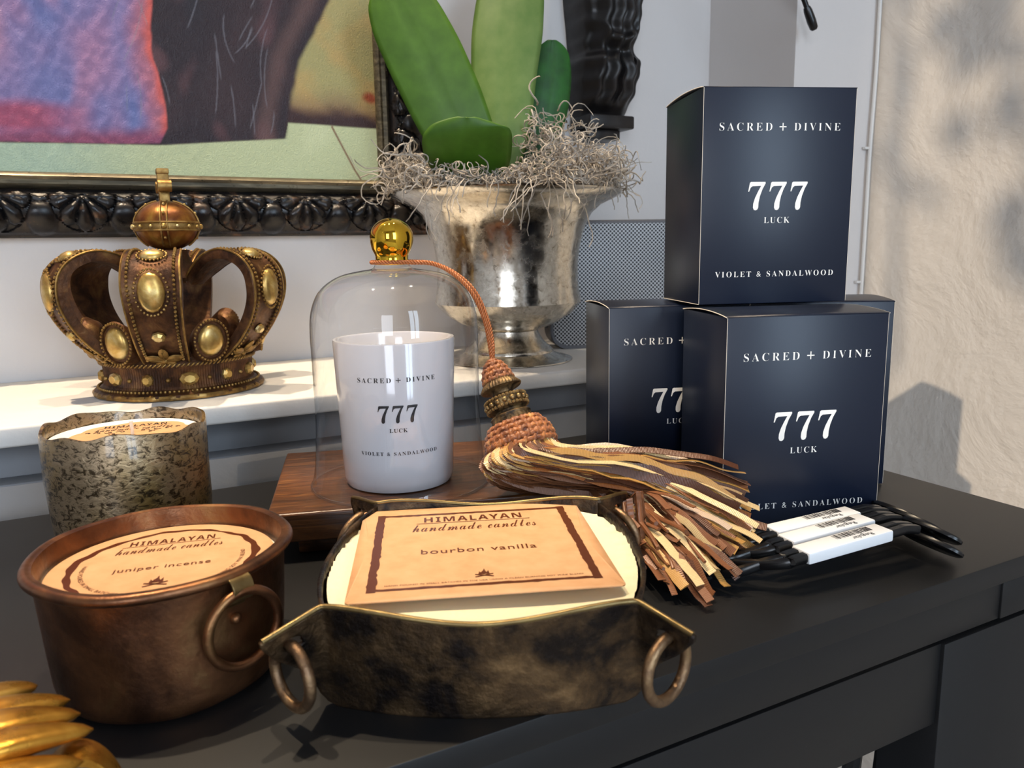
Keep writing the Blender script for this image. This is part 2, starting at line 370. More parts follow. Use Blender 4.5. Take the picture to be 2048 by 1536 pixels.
# ------------------------------------------------------------------ framed painting
FX0, FX1, FZ0, FZ1 = -.62, .318, .1865, .80; FW = .056
def painting():
    t = thing('framed_painting', 'oil painting of robed figures in a carved black frame on the back wall', 'painting', (0, 0, 0))
    xs = np.concatenate([np.linspace(FX0+FW-.006, -.11, 40)[:-1], np.linspace(-.11, FX1-FW+.006, 430)]); zs = np.concatenate([np.linspace(FZ0+FW-.006, .44, 240), np.linspace(.44, FZ1-FW+.006, 30)[1:]]); nx, nz = len(xs), len(zs)
    X, Z = np.meshgrid(xs, zs, indexing='ij')
    def nz_(sc, seed, ax=1., az=1.):
        r = np.random.default_rng(seed); a = np.zeros_like(X)
        for k in range(9):
            th = r.uniform(0, 2*PI); f = sc*r.uniform(.5, 1.6); a += np.sin(f*(ax*X*math.cos(th)+az*Z*math.sin(th))+r.uniform(0, 6.28)+2*np.sin(f*.37*(X*math.sin(th)-Z)))
        return a/9
    def mixc(c, m, col): return c*(1-m[..., None])+np.array(lin(col))*m[..., None]
    n1, n2, n3 = nz_(60, 1), nz_(160, 2), nz_(500, 3, 1, .2)
    c = np.zeros(X.shape+(3,))+np.array(lin('a39b68'))
    c = mixc(c, sstep(-.2, .5, n1+.4*n2), 'b39a62')
    # brown landscape strip at right, dark near its foot
    c = mixc(c, sstep(.338, .30, Z+.012*n1), '80604a'); c = mixc(c, sstep(.318, .303, Z+.01*n1+.006*n2), '3a2626')
    c = mixc(c, sstep(.55, .2, np.hypot((X-.258)/.02, (Z-.325)/.016)+.2*n2), '9a4a2e')
    # floor
    fl = np.interp(X, [-.6, -.0713, .0579, .168, .172, .263, .3], [.264, .2662, .2698, .2817, .296, .2948, .294])
    m = sstep(fl+.0012, fl-.0012, Z); c = mixc(c, m, 'bcc49a'); c = mixc(c, m*sstep(-.1, .6, n1), 'c9d0a6'); c = mixc(c, m*sstep(.06, -.05, X)*.7, '9fb7a6')
    lx = np.interp(Z, [.243, .2527, .2938], [.243, .2369, .2158]); c = mixc(c, m*sstep(.0016, .0004, abs(X-lx)), '7c5a44')
    # dark robe
    rx = np.interp(Z, [.282, .296, .356, .415, .8], [.169, .1705, .187, .2203, .25])+.002*n2
    bot = np.interp(X, [.05, .168], [.2698, .2805])
    m = sstep(rx+.003, rx-.003, X)*sstep(bot-.0012, bot+.0012, Z); d = np.zeros_like(c)+np.array(lin('2c2228'))
    d = mixc(d, sstep(-.2, .5, n1), '382a2e'); d = mixc(d, sstep(.1, .6, nz_(90, 5, 1.5, .3)), '573c40'); d = mixc(d, sstep(.0, .5, nz_(50, 8, 2.2, .3))*sstep(.11, .07, X), '1f2630')
    d = mixc(d, sstep(.016, .0, abs(X-(rx-.02)))*.5, '6f5450')
    c = c*(1-m[..., None])+d*m[..., None]
    # pink and lilac robe at left
    ex = np.interp(Z, [.262, .2741, .285, .3185, .345, .3696, .3954, .8], [.050, .0560, .061, .0601, .0545, .0545, .0586, .075])+.0015*n2
    bt = np.interp(X, [-.6, -.0713, .02, .0579], [.2655, .2675, .2695, .2715])
    m = sstep(ex+.0012, ex-.0012, X)*sstep(bt-.0012, bt+.0012, Z); d = np.zeros_like(c)+np.array(lin('8577a3'))
    d = mixc(d, sstep(-.1, .4, nz_(45, 11, 1.6, .5)), '6a73a6'); d = mixc(d, sstep(-.1, .5, nz_(70, 12, 1.8, .4)), 'a0789a')
    d = mixc(d, sstep(.028, .004, ex-X+.004*n2), 'b06a78'); d = mixc(d, sstep(.008, .001, ex-X+.003*n2), 'cf6058')
    d = mixc(d, sstep(.017, .003, Z-bt+.004*n2), '8a4a66'); d = mixc(d, sstep(.017, .005, np.abs(Z-bt-.021)+.006*n1)*sstep(.02, -.05, X), 'a0506a'); d = mixc(d, sstep(-.05, -.09, X+.01*n1)*sstep(.31, .36, Z), 'd08a90')
    c = c*(1-m[..., None])+d*m[..., None]
    for k in range(22):   # pale hair-thin scratches in the glaze
        r_ = np.random.default_rng(100+k); x0, z0 = r_.uniform(.02, .16), r_.uniform(.29, .42); L_ = r_.uniform(.02, .07); an = r_.uniform(.9, 1.9); cu = r_.uniform(-9, 9)
        tt = (X-x0)*math.cos(an)+(Z-z0)*math.sin(an); dd = -(X-x0)*math.sin(an)+(Z-z0)*math.cos(an)-cu*tt*tt
        c = mixc(c, sstep(.0009, .0002, abs(dd))*sstep(L_/2, L_/2-.006, abs(tt))*.38, '85858f')
    stroke = .0009*n3*m+.0004*nz_(380, 21)*m + .0003*nz_(420, 22, 1, .5)*sstep(.12, .06, X)
    yy = .806-stroke
    mb = MB(); mb.grid([[(X[i, j], yy[i, j], Z[i, j]) for j in range(nz)] for i in range(nx)])
    mb.box(((FX0+FX1)/2, .814, (FZ0+FZ1)/2), (FX1-FX0-2*FW+.010, .010, FZ1-FZ0-2*FW+.010))
    g = G('oil_paint'); at = g.N.new('ShaderNodeAttribute'); at.attribute_name = 'pigment'
    g.set(Base_Color=at.outputs['Color'], Roughness=.30, Specular_IOR_Level=.32)
    g.bump(g.math('ADD', g.noise(330, 4, .6, 2.5, (1, 1, .35)), g.noise(900, 2)), .45, .0016)
    o = mb.build('canvas', g, t); n = len(o.data.vertices); cols = np.zeros((n, 4), np.float32); cols[:, 3] = 1; k = nx*nz
    cols[:k, :3] = c.reshape(-1, 3); ca = o.data.color_attributes.new('pigment', 'FLOAT_COLOR', 'POINT'); ca.data.foreach_set('color', cols.ravel())
    # carved moulding: grid along each rail x across the profile
    lw = .014
    def prof(u):   # depth towards the room over u 0 (inner) .. 1 (outer)
        return .010+.022*np.sin(PI*np.clip(u*.9+.08, 0, 1))**.7*(1-.25*u)
    def carve(s, u):
        p = .0655; x = (s+p/4) % p - p/2; h = 0.
        # fan leaf
        yv = u-.10; r = math.hypot(x/.026, yv/.78); th = math.atan2(x/.026, yv/.78+1e-6)
        if u > .12 and r < 1.02:
            lobe = abs(math.cos(th*4.6)); edge = .80+.2*lobe
            if r < edge: h += .0062*lobe**.5*min(1, r*2.2)*(1-max(0, (r-.8))*2.0)-.0022
            else: h -= .0022
        else:
            x2 = (s+p/4+p/2) % p - p/2; r2 = math.hypot(x2/.012, (u-.62)/.36)
            if r2 < 1: h += .0050*math.sqrt(1-r2*r2)
        xs_ = (s+p/4) % (p/2) - p/4; top = .05+.14*abs(xs_)/(p/4)**1.0
        if u < top: h += .0010
        elif u < top+.10: h += .0026*(1-(u-top)/.10)+.001
        if u > .90: h -= .0015*math.sin((u-.9)*10*PI)
        return h
    mb = MB(); lip = MB(); nu = 50
    def rail(a, b, inw, name):
        a = Vector(a); b = Vector(b); d = (b-a).normalized(); L = (b-a).length; inw = Vector(inw); n = int(L/.0012) if name in ('bottom', 'right') else 40
        P = []
        for i in range(n+1):
            row = []
            for j in range(nu):
                u = j/(nu-1); off = FW-lw-(FW-lw)*u   # distance from outer edge
                s = off + (L-2*off)*i/n; pt = a+d*s+inw*off
                h = prof(u)+(carve(s, u) if n > 50 else 0.)
                row.append((pt.x, YW-.001-max(h, .002), pt.z))
            row.append((row[-1][0], YW-.001, row[-1][2])); P.append(row)
        mb.grid(P)
        P = []
        for i in (0, 1):
            row = []
            for off, h in ((FW-lw-.0005, .0095), (FW-lw, .0150), (FW-lw*.72, .0185), (FW-lw*.45, .0175), (FW-lw*.25, .0195), (FW, .0165), (FW, .008)):
                s = off if i == 0 else L-off; pt = a+d*s+inw*off; row.append((pt.x, YW-.001-h-.006, pt.z))
            P.append(row)
        lip.grid(P)
    rail((FX0, 0, FZ0), (FX1, 0, FZ0), (0, 0, 1), 'bottom'); rail((FX1, 0, FZ0), (FX1, 0, FZ1), (-1, 0, 0), 'right')
    rail((FX1, 0, FZ1), (FX0, 0, FZ1), (0, 0, -1), 'top'); rail((FX0, 0, FZ1), (FX0, 0, FZ0), (1, 0, 0), 'left')
    mb.build('carved_frame', M_frame, t, angle=60); lip.build('inner_fillet', M_lip, t, angle=50)
painting()

# ------------------------------------------------------------------ carved corbel
def corbel():
    cx = .541
    t = thing('carved_corbel', 'black carved wooden corbel on the back wall above the speaker', 'corbel', (cx, YW-.001, .30)); t.scale = (1.08, 1.08, 1.0)
    prof = [(.020, .000+.0275, .030), (.026, .0285, .034), (.036, .031, .046), (.052, .034, .055), (.070, .0355, .060), (.082, .0350, .057), (.092, .0315, .052), (.104, .0325, .054), (.122, .034, .060), (.150, .037, .066), (.20, .040, .074), (.26, .043, .082)]
    Pz = catmull([np.array(p) for p in prof], 8); mb = MB(); P = []; nu = 61
    for z, w, d in Pz:
        row = []
        for i in range(nu):
            u = -1+2*i/(nu-1); e = .028+(z-.02)*.02
            fl = .0032*math.sin(u*13+(z*40)*(1 if u > 0 else -1)*.8)*sstep(0, .02, z-.026)*(1-abs(u)**6)
            lip_ = .010*math.exp(-((z-.100-.03*u*u)/.007)**2)*(1-u*u) + .006*math.exp(-((z-.080)/.006)**2)*(abs(u) > .55)
            row.append((w*u+.0012*math.sin(z*300), -(d*(1-.38*abs(u)**3)+fl+lip_), z))
        row = [(-w, 0, z)]+row+[(w, 0, z)]; P.append(row)
    mb.grid(P); mb.build('acanthus_scroll', M_corb, t, angle=55)
    mb = MB(); mb.box((0, -.021, .0145), (.058, .042, .015), .0022, 2); mb.build('upper_block', M_corb, t)
    mb = MB(); mb.box((-.004, -.016, .0010), (.042, .032, .012), .0020, 2); mb.build('lower_block', M_corb, t)
corbel()

# ------------------------------------------------------------------ speaker on the ledge
def speaker():
    t = thing('portable_speaker', 'grey speaker with perforated front on the ledge behind the urn', 'speaker', (.533, .722, .058), rad(-20))
    w, h, d, r = .205, .141, .040, .020
    def rr(w, h, r, n=8):
        return [(sx*(w/2-r)+r*math.cos(a), h/2+sz*(h/2-r)+r*math.sin(a)) for sx, sz, a0 in ((1, 1, 0), (-1, 1, PI/2), (-1, -1, PI), (1, -1, 1.5*PI)) for a in np.linspace(a0, a0+PI/2, n)]
    mb = MB(); P = [[(x, y, z) for x, z in rr(w-i*2, h-i*2, r-i)] for y, i in ((-d/2, .002), (-d/2+.001, .0006), (-d/2+.004, 0), (d/2-.004, 0), (d/2, .003))]
    P = [[(x, y, z+(.002 if 0 else 0)) for x, y, z in row] for row in P]
    o = 0
    mb.grid(P, closed_v=True); n = len(P[0]); mb.f.append(tuple(range(n))); mb.f.append(tuple(range(4*n, 5*n)))
    mb.build('shell', M_spk, t)
    mb = MB(); q = rr(w-.008, h-.008, r-.003); mb.add([(x, -d/2-.0006, z+.000) for x, z in [(x, z+.004) for x, z in q]]+[(x, -d/2+.001, z+.004) for x, z in q], [tuple(range(n))]+[(i, (i+1) % n, n+(i+1) % n, n+i) for i in range(n)])
    mb.build('grille', M_grille, t)
    mb = MB(); mb.ball((-w/2-.001, -.004, h*.20), (.003, .005, .006)); mb.build('button', M_spk, t)
speaker()

# ------------------------------------------------------------------ silver urn
UX, UY, ZS = .357, .697, .058
def urn():
    t = thing('silver_urn', 'tall antique silver footed urn on the ledge, holding the orchid', 'urn', (UX, UY, ZS))
    k = [(.1135, .1640), (.1145, .1655), (.113, .1625), (.104, .1580), (.0935, .1535), (.0840, .1450), (.0770, .1310), (.0725, .1120), (.0705, .0950), (.0708, .0800), (.0722, .0680), (.0735, .0605)]
    prof = [(.110, .1655)]+k+[(.0738, .0590), (.0725, .0575), (.0700, .0545), (.0640, .0478), (.0530, .0400), (.0400, .0342), (.0310, .0318), (.0300, .0306)]
    mb = MB(); inner = [(r-.003, z) for r, z in reversed(k[4:])]; mb.lathe([(.001, .155)]+[(.110, .1650)]+prof[1:]+[(.001, .0306)], 96); mb.build('bowl', M_silver, t, angle=50)
    mb = MB(); foot = [(.001, .0304), (.0300, .0304), (.0302, .0285), (.0318, .0250), (.0352, .0195), (.0405, .0145), (.0440, .0115), (.0452, .0098), (.0452, .0085), (.0475, .0065), (.0560, .0030), (.0625, .0018), (.0645, .0012), (.0648, .0004), (.0640, .0001), (.001, .0001)]
    mb.lathe(foot, 96); mb.build('foot', M_silver, t, angle=40)
urn()
def moss():
    mb = MB(); c = np.array([UX, UY, ZS+.158])
    for k in range(1900):
        a = RNG.uniform(0, 2*PI); rr = .118*math.sqrt(RNG.uniform(0.05, 1.0))
        hz = .040*(1-(rr/.135)**2)*RNG.uniform(.1, 1.1)+(RNG.uniform(.0, .045) if (math.cos(a+.45) > .15 and rr < .105 and RNG.random() < .6) else 0)
        if rr > .09: hz = RNG.uniform(-.002, .035)
        front = abs((a-rad(-128)+PI) % (2*PI)-PI) < rad(30) and rr > .03
        if front: hz = RNG.uniform(-.004, .016)
        p = c+np.array([rr*math.cos(a), rr*math.sin(a), hz+.006]); 
        far = RNG.random() < .10
        d = RNG.normal(size=3)*np.array([1, 1, .5]); d += .5*np.array([math.cos(a), math.sin(a), .2]); d /= np.linalg.norm(d)
        L = RNG.uniform(.02, .05)*(1.5 if far else 1)*(.7 if front else 1); n = 13; pts = []; curl = RNG.normal(size=3)*1.1; curl /= np.linalg.norm(curl)+.05
        for i in range(n):
            pts.append(tuple(p)); p = p+d*L/n
            d = d+np.cross(curl, d)*RNG.uniform(.3, .95)+RNG.normal(size=3)*.12; d /= np.linalg.norm(d)
            rad_ = math.hypot(p[0]-UX, p[1]-UY)
            if p[2] < c[2]+.008 and rad_ < .122: p[2] = c[2]+.008; d[2] = abs(d[2])
            if p[1] > YW-.004: p[1] = YW-.004
            if p[0] < FX1+.02 and p[1] > .775: p[1] = .775
        r0 = RNG.uniform(.0005, .0010); mb.tube(pts, [r0*(1-.5*i/n) for i in range(n)], 4, caps=False)
    # a few strands trailing over the rim
    for a, L in ((-1.75, .05), (-1.9, .045), (-1.55, .03), (-2.3, .045), (-2.6, .05), (-1.65, .06), (-.4, .03), (-2.2, .03), (-2.45, .035), (-1.2, .025), (-1.82, .055), (-1.7, .045)):
        for q in range(3):
            aa = a+RNG.normal()*.05; p = np.array([UX+.117*math.cos(aa), UY+.117*math.sin(aa), ZS+.1690]); pts = []; d = np.array([.35*math.cos(aa), .35*math.sin(aa), .1]); n = 12
            for i in range(n):
                pts.append(tuple(p)); p = p+d*L/n*1.3; d = d+np.array([0, 0, -.35])+RNG.normal(size=3)*.35; d /= np.linalg.norm(d)
            mb.tube(pts, .0005, 4, caps=False)
    tag(mb.build('spanish_moss', M_moss, None, angle=80), 'tangled grey moss strands heaped over the rim of the silver urn', 'moss', kind='stuff')
    mb = MB(); mb.lathe([(.001, .178), (.03, .176), (.06, .172), (.09, .167), (.1125, .1662), (.108, .1650), (.001, .160)], 48, fn=lambda r, z, t: (r, z+.002*math.sin(5*t)*min(1, r/.03)*(r < .1)))
    o = mb.build('dark_planting_bed', M_soil, None); o.location = (UX, UY, ZS); tag(o, 'dark planting bed filling the urn under the grey moss', 'soil')
moss()
def orchid():
    t = thing('orchid_plant', 'orchid with broad strap leaves rising out of the moss in the silver urn', 'plant', (UX, UY, ZS+.178))
    o0 = np.array([UX, UY, ZS+.178])
    def leaf(ctrl, widths, face, m, cup=.12, n=40, fold=.0, nu=15):
        C = catmull(ctrl, n//(len(ctrl)-1)); N = len(C); Wd = np.interp(np.linspace(0, 1, N), np.linspace(0, 1, len(widths)), widths); P = []; f = Vector(face)
        Wd = np.array([float(x) for x in Wd])
        for k in range(3): Wd[1:-1] = (Wd[:-2]+2*Wd[1:-1]+Wd[2:])/4
        for i in range(N):
            T = Vector(C[min(i+1, N-1)]-C[max(i-1, 0)]).normalized(); S = T.cross(f).normalized(); Nn = S.cross(T).normalized()
            row = []
            for j in range(nu):
                u = -1+2*j/(nu-1); w = Wd[i]/2
                q = Vector(C[i])-Vector(o0)+S*(w*u)+Nn*(-cup*w*(u*u)+fold*w*abs(u)-.0010*math.exp(-(u*14)**2))
                row.append(tuple(q))
            P.append(row)
        mb = MB(); mb.grid(P); mb.build('leaf', m, t, angle=80, mods=[('SOLIDIFY', dict(thickness=.0014, offset=0))])
    cam = Vector((-.46, -.89, .05))
    leaf([(.322, .683, .236), (.302, .690, .285), (.280, .706, .345), (.261, .722, .395), (.254, .730, .418)], [.044, .062, .070, .072, .068, .052, .010], (-.55, -.82, .25), M_leaf, .10)
    leaf([(.345, .690, .240), (.350, .690, .285), (.358, .700, .340), (.371, .712, .400), (.390, .730, .470)], [.030, .048, .058, .064, .070, .066, .020], (-.52, -.85, .10), M_leafb, .22)
    leaf([(.385, .705, .240), (.400, .705, .285), (.413, .708, .330), (.420, .712, .362), (.421, .714, .377)], [.026, .044, .050, .046, .036, .008], (-.25, -.95, .15), M_leafd, .18)
    leaf([(.304, .664, .228), (.294, .644, .245), (.2870, .632, .260), (.2835, .626, .271), (.2828, .624, .2805)], [.050, .072, .078, .079, .074, .058, .014], (-.42, -.88, .22), M_leaf, .20)
orchid()

# ------------------------------------------------------------------ crown
def crown():
    t = thing('decorative_crown', 'bronze and gold jewelled crown standing on the white ledge', 'crown', (.0465, .703, ZS)); t.scale = (.97, .97, 1)
    def at_angle(mb, name, m, a, parent=None):
        o = mb.build(name, m, parent or t); o.rotation_euler.z = a; return o
    # band with fine upright ribs
    mb = MB()
    mb.lathe([(.050, .0), (.066, .0), (.0680, .0012), (.0684, .0030), (.0676, .0046), (.0655, .0055), (.0640, .0066), (.0610, .0080), (.0598, .0100), (.0594, .0160), (.0598, .0235), (.0612, .0260), (.0612, .0285), (.0590, .0320), (.0540, .0320), (.0540, .0010)], 360,
             fn=lambda r, z, a: (r+(.00035*math.cos(180*a) if .009 < z < .0245 and r > .057 else 0)+(.0004*math.sin(40*a)*math.sin(17*a) if z < .005 and r > .06 else 0), z))
    band = mb.build('base_band', M_bronze, t, angle=30)
    mb = MB(); mb.lathe([(.0664, .0), (.0686, .0008), (.0690, .0026), (.0682, .0042), (.0662, .0050), (.0655, .0046)], 180, fn=lambda r, z, a: (r+.0004*math.sin(31*a)+.0003*math.sin(53*a), z)); mb.build('foot_rim', M_gold, band)
    rope = MB()
    for k in range(110):
        a = 2*PI*k/110; p = Vector((.0624*math.cos(a), .0624*math.sin(a), .0272)); tg = Vector((-math.sin(a), math.cos(a), .75)).normalized()
        rope.ball((0, 0, 0), (.0009, .0009, .0024), 6, 4, TR(*p) @ frame_z(tg, (math.cos(a), math.sin(a), 0)))
    rope.build('rope_trim', M_gold, band)
    bd = MB()
    for k in range(120):
        a = 2*PI*k/120; bd.ball((.0646*math.cos(a), .0646*math.sin(a), .0070), .0012, 6, 4)
    bd.build('bead_trim', M_gold, band)
    def gem(parent, M, rx, ry, h, name='gem', seg=16, mat=M_gem, facet=False):
        mb = MB(); prof = [(1, 0), (.96, .35), (.80, .68), (.5, .92), (.0001, 1.0)]
        if facet: prof = [(1, 0), (.95, .5), (.55, 1.0), (.0001, 1.0)]; seg = 8
        mb.lathe(prof, seg, M=M @ Matrix.Diagonal((rx, ry, h, 1))); return mb.build(name, mat, parent, angle=45 if not facet else 10)
    def beads(mb, M, rx, ry, n, r):
        for k in range(n):
            a = 2*PI*k/n; mb.ball((rx*math.cos(a), ry*math.sin(a), .0004), r, 6, 4, M)
    A0 = rad(-103)   # heading of the front arch
    def out(a, r, z, tilt=0.):   # frame on the crown's surface: local z outwards, y up
        n = Vector((math.cos(a)*math.cos(tilt), math.sin(a)*math.cos(tilt), math.sin(tilt))); up = Vector((0, 0, 1)); x = up.cross(n).normalized(); y = n.cross(x)
        p = Vector((r*math.cos(a), r*math.sin(a), z))
        return Matrix(((x.x, y.x, n.x, p.x), (x.y, y.y, n.y, p.y), (x.z, y.z, n.z, p.z), (0, 0, 0, 1)))
    for k in range(12):
        a = A0+rad(15+30*k)
        if k % 2 == 0: gem(band, out(a, .0594, .0160), .0078, .0054, .0038, facet=True)
        else: gem(band, out(a, .0594, .0160), .0048, .0050, .0044, facet=True)
    for k in range(12):
        st = MB(); st.ball((0, 0, 0), .0019, 8, 5, out(A0+rad(30*k), .0602, .0155)); st.build('stud', M_gold, band)
    # arches
    path = [(.056, .028), (.0630, .0330), (.0760, .0450), (.0880, .0620), (.0940, .0800), (.0920, .0975), (.0810, .1100), (.0630, .1155), (.0450, .1115), (.0300, .1015), (.0200, .0930)]
    C = catmull(path, 7); N = len(C); S = np.linspace(0, 1, N)
    Wd = np.interp(S, [0, .25, .45, .65, .8, .9, 1], [.034, .038, .043, .041, .033, .024, .015])
    arch = MB(); P = []; th = .0075; nrm = []
    for i in range(N):
        d = C[min(i+1, N-1)]-C[max(i-1, 0)]; d /= np.linalg.norm(d); n_ = np.array([d[1], -d[0]]); nrm.append(n_)
        w = Wd[i]/2; c = C[i]; ring = []
        for u, off in ((-1, -.0012), (-.93, .0006), (-.80, .0), (-.72, -.0012), (0, -.0006), (.72, -.0012), (.80, 0), (.93, .0006), (1, -.0012), (1, -th), (.5, -th-.0006), (-.5, -th-.0006), (-1, -th)):
            q = c+n_*off; ring.append((q[0], u*w, q[1]))
        P.append(ring)
    arch.grid(P, closed_v=True); n = 13; arch.f.append(tuple(range(n))); arch.f.append(tuple(range((N-1)*n, N*n)))
    bead = MB(); Lc = np.concatenate([[0], np.cumsum([np.linalg.norm(C[i+1]-C[i]) for i in range(N-1)])])
    for s in np.arange(.008, Lc[-1]*.86, .00325):
        i = int(np.searchsorted(Lc, s)); i = min(max(i, 1), N-1); f = (s-Lc[i-1])/(Lc[i]-Lc[i-1]); c = C[i-1]*(1-f)+C[i]*f; n_ = nrm[i]; w = np.interp(s/Lc[-1], S, Wd)/2
        for sg in (-1, 1): bead.ball((c[0]+n_[0]*.0006, sg*w*.76, c[1]+n_[1]*.0006), .0013, 6, 4)
    edge = MB()
    for sg in (-1, 1): edge.tube([(C[i][0]+nrm[i][0]*.0002, sg*Wd[i]/2*.965, C[i][1]+nrm[i][1]*.0002) for i in range(N)], .0009, 6)
    def onarch(s):
        i = int(s*(N-1)); c = C[i]; n_ = nrm[i]; z = Vector((n_[0], 0, n_[1])); x = Vector((0, 1, 0)); y = z.cross(x)
        return Matrix(((x.x, y.x, z.x, c[0]), (x.y, y.y, z.y, 0), (x.z, y.z, z.z, c[1]), (0, 0, 0, 1)))
    gb = MB(); beads(gb, onarch(.43) @ TR(0, 0, .0002), .0118, .0168, 30, .0011); beads(gb, onarch(.625) @ TR(0, 0, .0002), .0105, .0085, 24, .0010)
    fl = MB(); F = onarch(.10)
    for ang, L, w in ((90, .0125, .0038), (18, .0120, .0044), (162, .0120, .0044), (-54, .010, .004), (-126, .010, .004)):
        a = rad(ang); R = F @ TR(math.cos(a)*L*.62, math.sin(a)*L*.62, .0015) @ RZ(a); fl.ball((0, 0, 0), (L*.62, w, .0018), 10, 6, R)
        fl.tube([(math.cos(a)*.001, math.sin(a)*.001, .0030), (math.cos(a)*L, math.sin(a)*L, .0030)], .0005, 5, M=F)
    fl.ball((0, 0, .002), .0024, 8, 6, F)
    first = None
    for k in range(6):
        a = A0+rad(60*k)
        if first is None:
            o = at_angle(arch, 'arch', M_bronze, a)
            kids = [bead.build('bead_trim', M_gold, o), edge.build('gilt_edge', M_gold, o), gb.build('gem_beading', M_gold, o), fl.build('flower', M_gold, o),
                    gem(o, onarch(.43), .0098, .0148, .0048), gem(o, onarch(.625), .0086, .0066, .0040), gem(o, onarch(.245), .0052, .0044, .0036, facet=True)]
            first = (o, kids)
        else:
            o = copy_child(first[0], t); o.rotation_euler.z = a
            for c in first[1]: copy_child(c, o)
    # upright oval medallions between the arches
    first = None
    for k in range(6):
        a = A0+rad(30+60*k)
        if first is None:
            M = out(0, .0700, .0455, rad(-6)); mb = MB(); P = []
            for zz, sc in ((-.0120, .80), (-.0100, .95), (-.002, 1.0), (0.0, .97), (.0002, .86), (-.0012, .84), (-.0012, .01)):
                P.append([(sc*.0148*math.cos(q), sc*.0172*math.sin(q)-(.004 if zz < -.009 else 0), zz) for q in np.linspace(0, 2*PI, 36, endpoint=False)])
            mb.grid(P, closed_v=True, M=M); mb.f.append(tuple(range(36)))
            mb.box((.0610, 0, .0345), (.012, .016, .010), .002)
            o = at_angle(mb, 'medallion', M_bronze, a); b2 = MB(); beads(b2, M, .0137, .0160, 34, .0011)
            kids = [b2.build('bead_trim', M_gold, o), gem(o, M @ TR(0, 0, -.0012), .0104, .0126, .0048)]; first = (o, kids)
        else:
            o = copy_child(first[0], t); o.rotation_euler.z = a
            for c in first[1]: copy_child(c, o)
    mb = MB(); mb.lathe([(.001, .0900), (.018, .0900), (.0225, .0930), (.0215, .1010), (.0170, .1060), (.0150, .1120), (.0160, .1155), (.001, .1155)], 40, fn=lambda r, z, a: (r*(1+.03*math.sin(9*a)*(z < .1)), z)); mb.build('hub', M_bronze, t)
    mb = MB(); zc = .1350; prof = [(.001, zc-.0200)]+[(.0250*math.cos(p), zc+.0200*math.sin(p)) for p in np.linspace(-1.15, 1.45, 26)]+[(.001, zc+.0200)]
    mb.lathe(prof, 56); orb = mb.build('orb', m_metal('orb_lacquer', ['2c120a', '5a2a12', '8a5a24', 'b08a3e'], 38, (.28, .42), .6, .15, .0006), t)
    mb = MB()
    for z in (zc+.0024, zc-.0040): mb.tube([(.0256*math.cos(q), .0256*math.sin(q), z) for q in np.linspace(0, 2*PI, 64, endpoint=False)], .0009, 6, closed=True)
    mb.lathe([(.0250, zc-.0040), (.0256, zc-.003), (.0256, zc+.0015), (.0250, zc+.0024)], 64)
    for k in range(4):
        q = A0+k*PI/2+rad(4)
        for s in (-.10, .10): mb.tube([(.0256*math.cos(p)*math.cos(q+s/max(.25, math.cos(p))), .0256*math.cos(p)*math.sin(q+s/max(.25, math.cos(p))), zc+.0205*math.sin(p)) for p in np.linspace(-.9, 1.3, 18)], .0008, 6)
    mb.build('orb_strap', M_gold, orb)
    mb = MB()
    for k in range(16):
        q = A0+2*PI*k/16+rad(4); r = .0024 if k % 4 == 0 else .0015; mb.ball((.0262*math.cos(q), .0262*math.sin(q), zc-.0008), r, 8, 6)
    for k in range(4):
        for p in (.5, .95, -.5):
            q = A0+k*PI/2+rad(4); mb.ball((.0258*math.cos(p)*math.cos(q), .0258*math.cos(p)*math.sin(q), zc+.0207*math.sin(p)), .0013, 8, 6)
    mb.build('orb_stud', M_gem, orb)
    # cross seen nearly edge-on
    mb = MB(); h = zc+.0190
    mb.box((0, 0, h+.0060), (.010, .009, .013), .0012); mb.box((0, 0, h+.0215), (.0090, .010, .0200), .001)
    for s in (-1, 1):
        mb.box((s*.009, 0, h+.0160), (.010, .0100, .0100), .0012); mb.tube([(s*.0125, -.0058, h+.0160), (s*.0125, .0058, h+.0160)], .0056, 14)
    mb.box((0, 0, h+.0300), (.012, .0108, .0050), .001)
    o = mb.build('cross', M_gold, t); o.rotation_euler.z = A0+rad(14); o.scale = (.85, .9, .86); o.location.z = h*.14-.0015
crown()

# ------------------------------------------------------------------ wooden board
def board():
    t = thing('wooden_riser', 'low dark wooden board under the glass cloche', 'board', (.0640, .4205, 0), rad(-16))
    mb = MB(); mb.box((.092, .0680, .0195), (.184, .136, .0170), .0016, 3); mb.build('top_board', M_wood, t)
    for x in (.026, .158):
        mb = MB(); mb.box((x, .068, .0055), (.022, .112, .0110), .001); mb.build('foot', M_wood, t)
board()

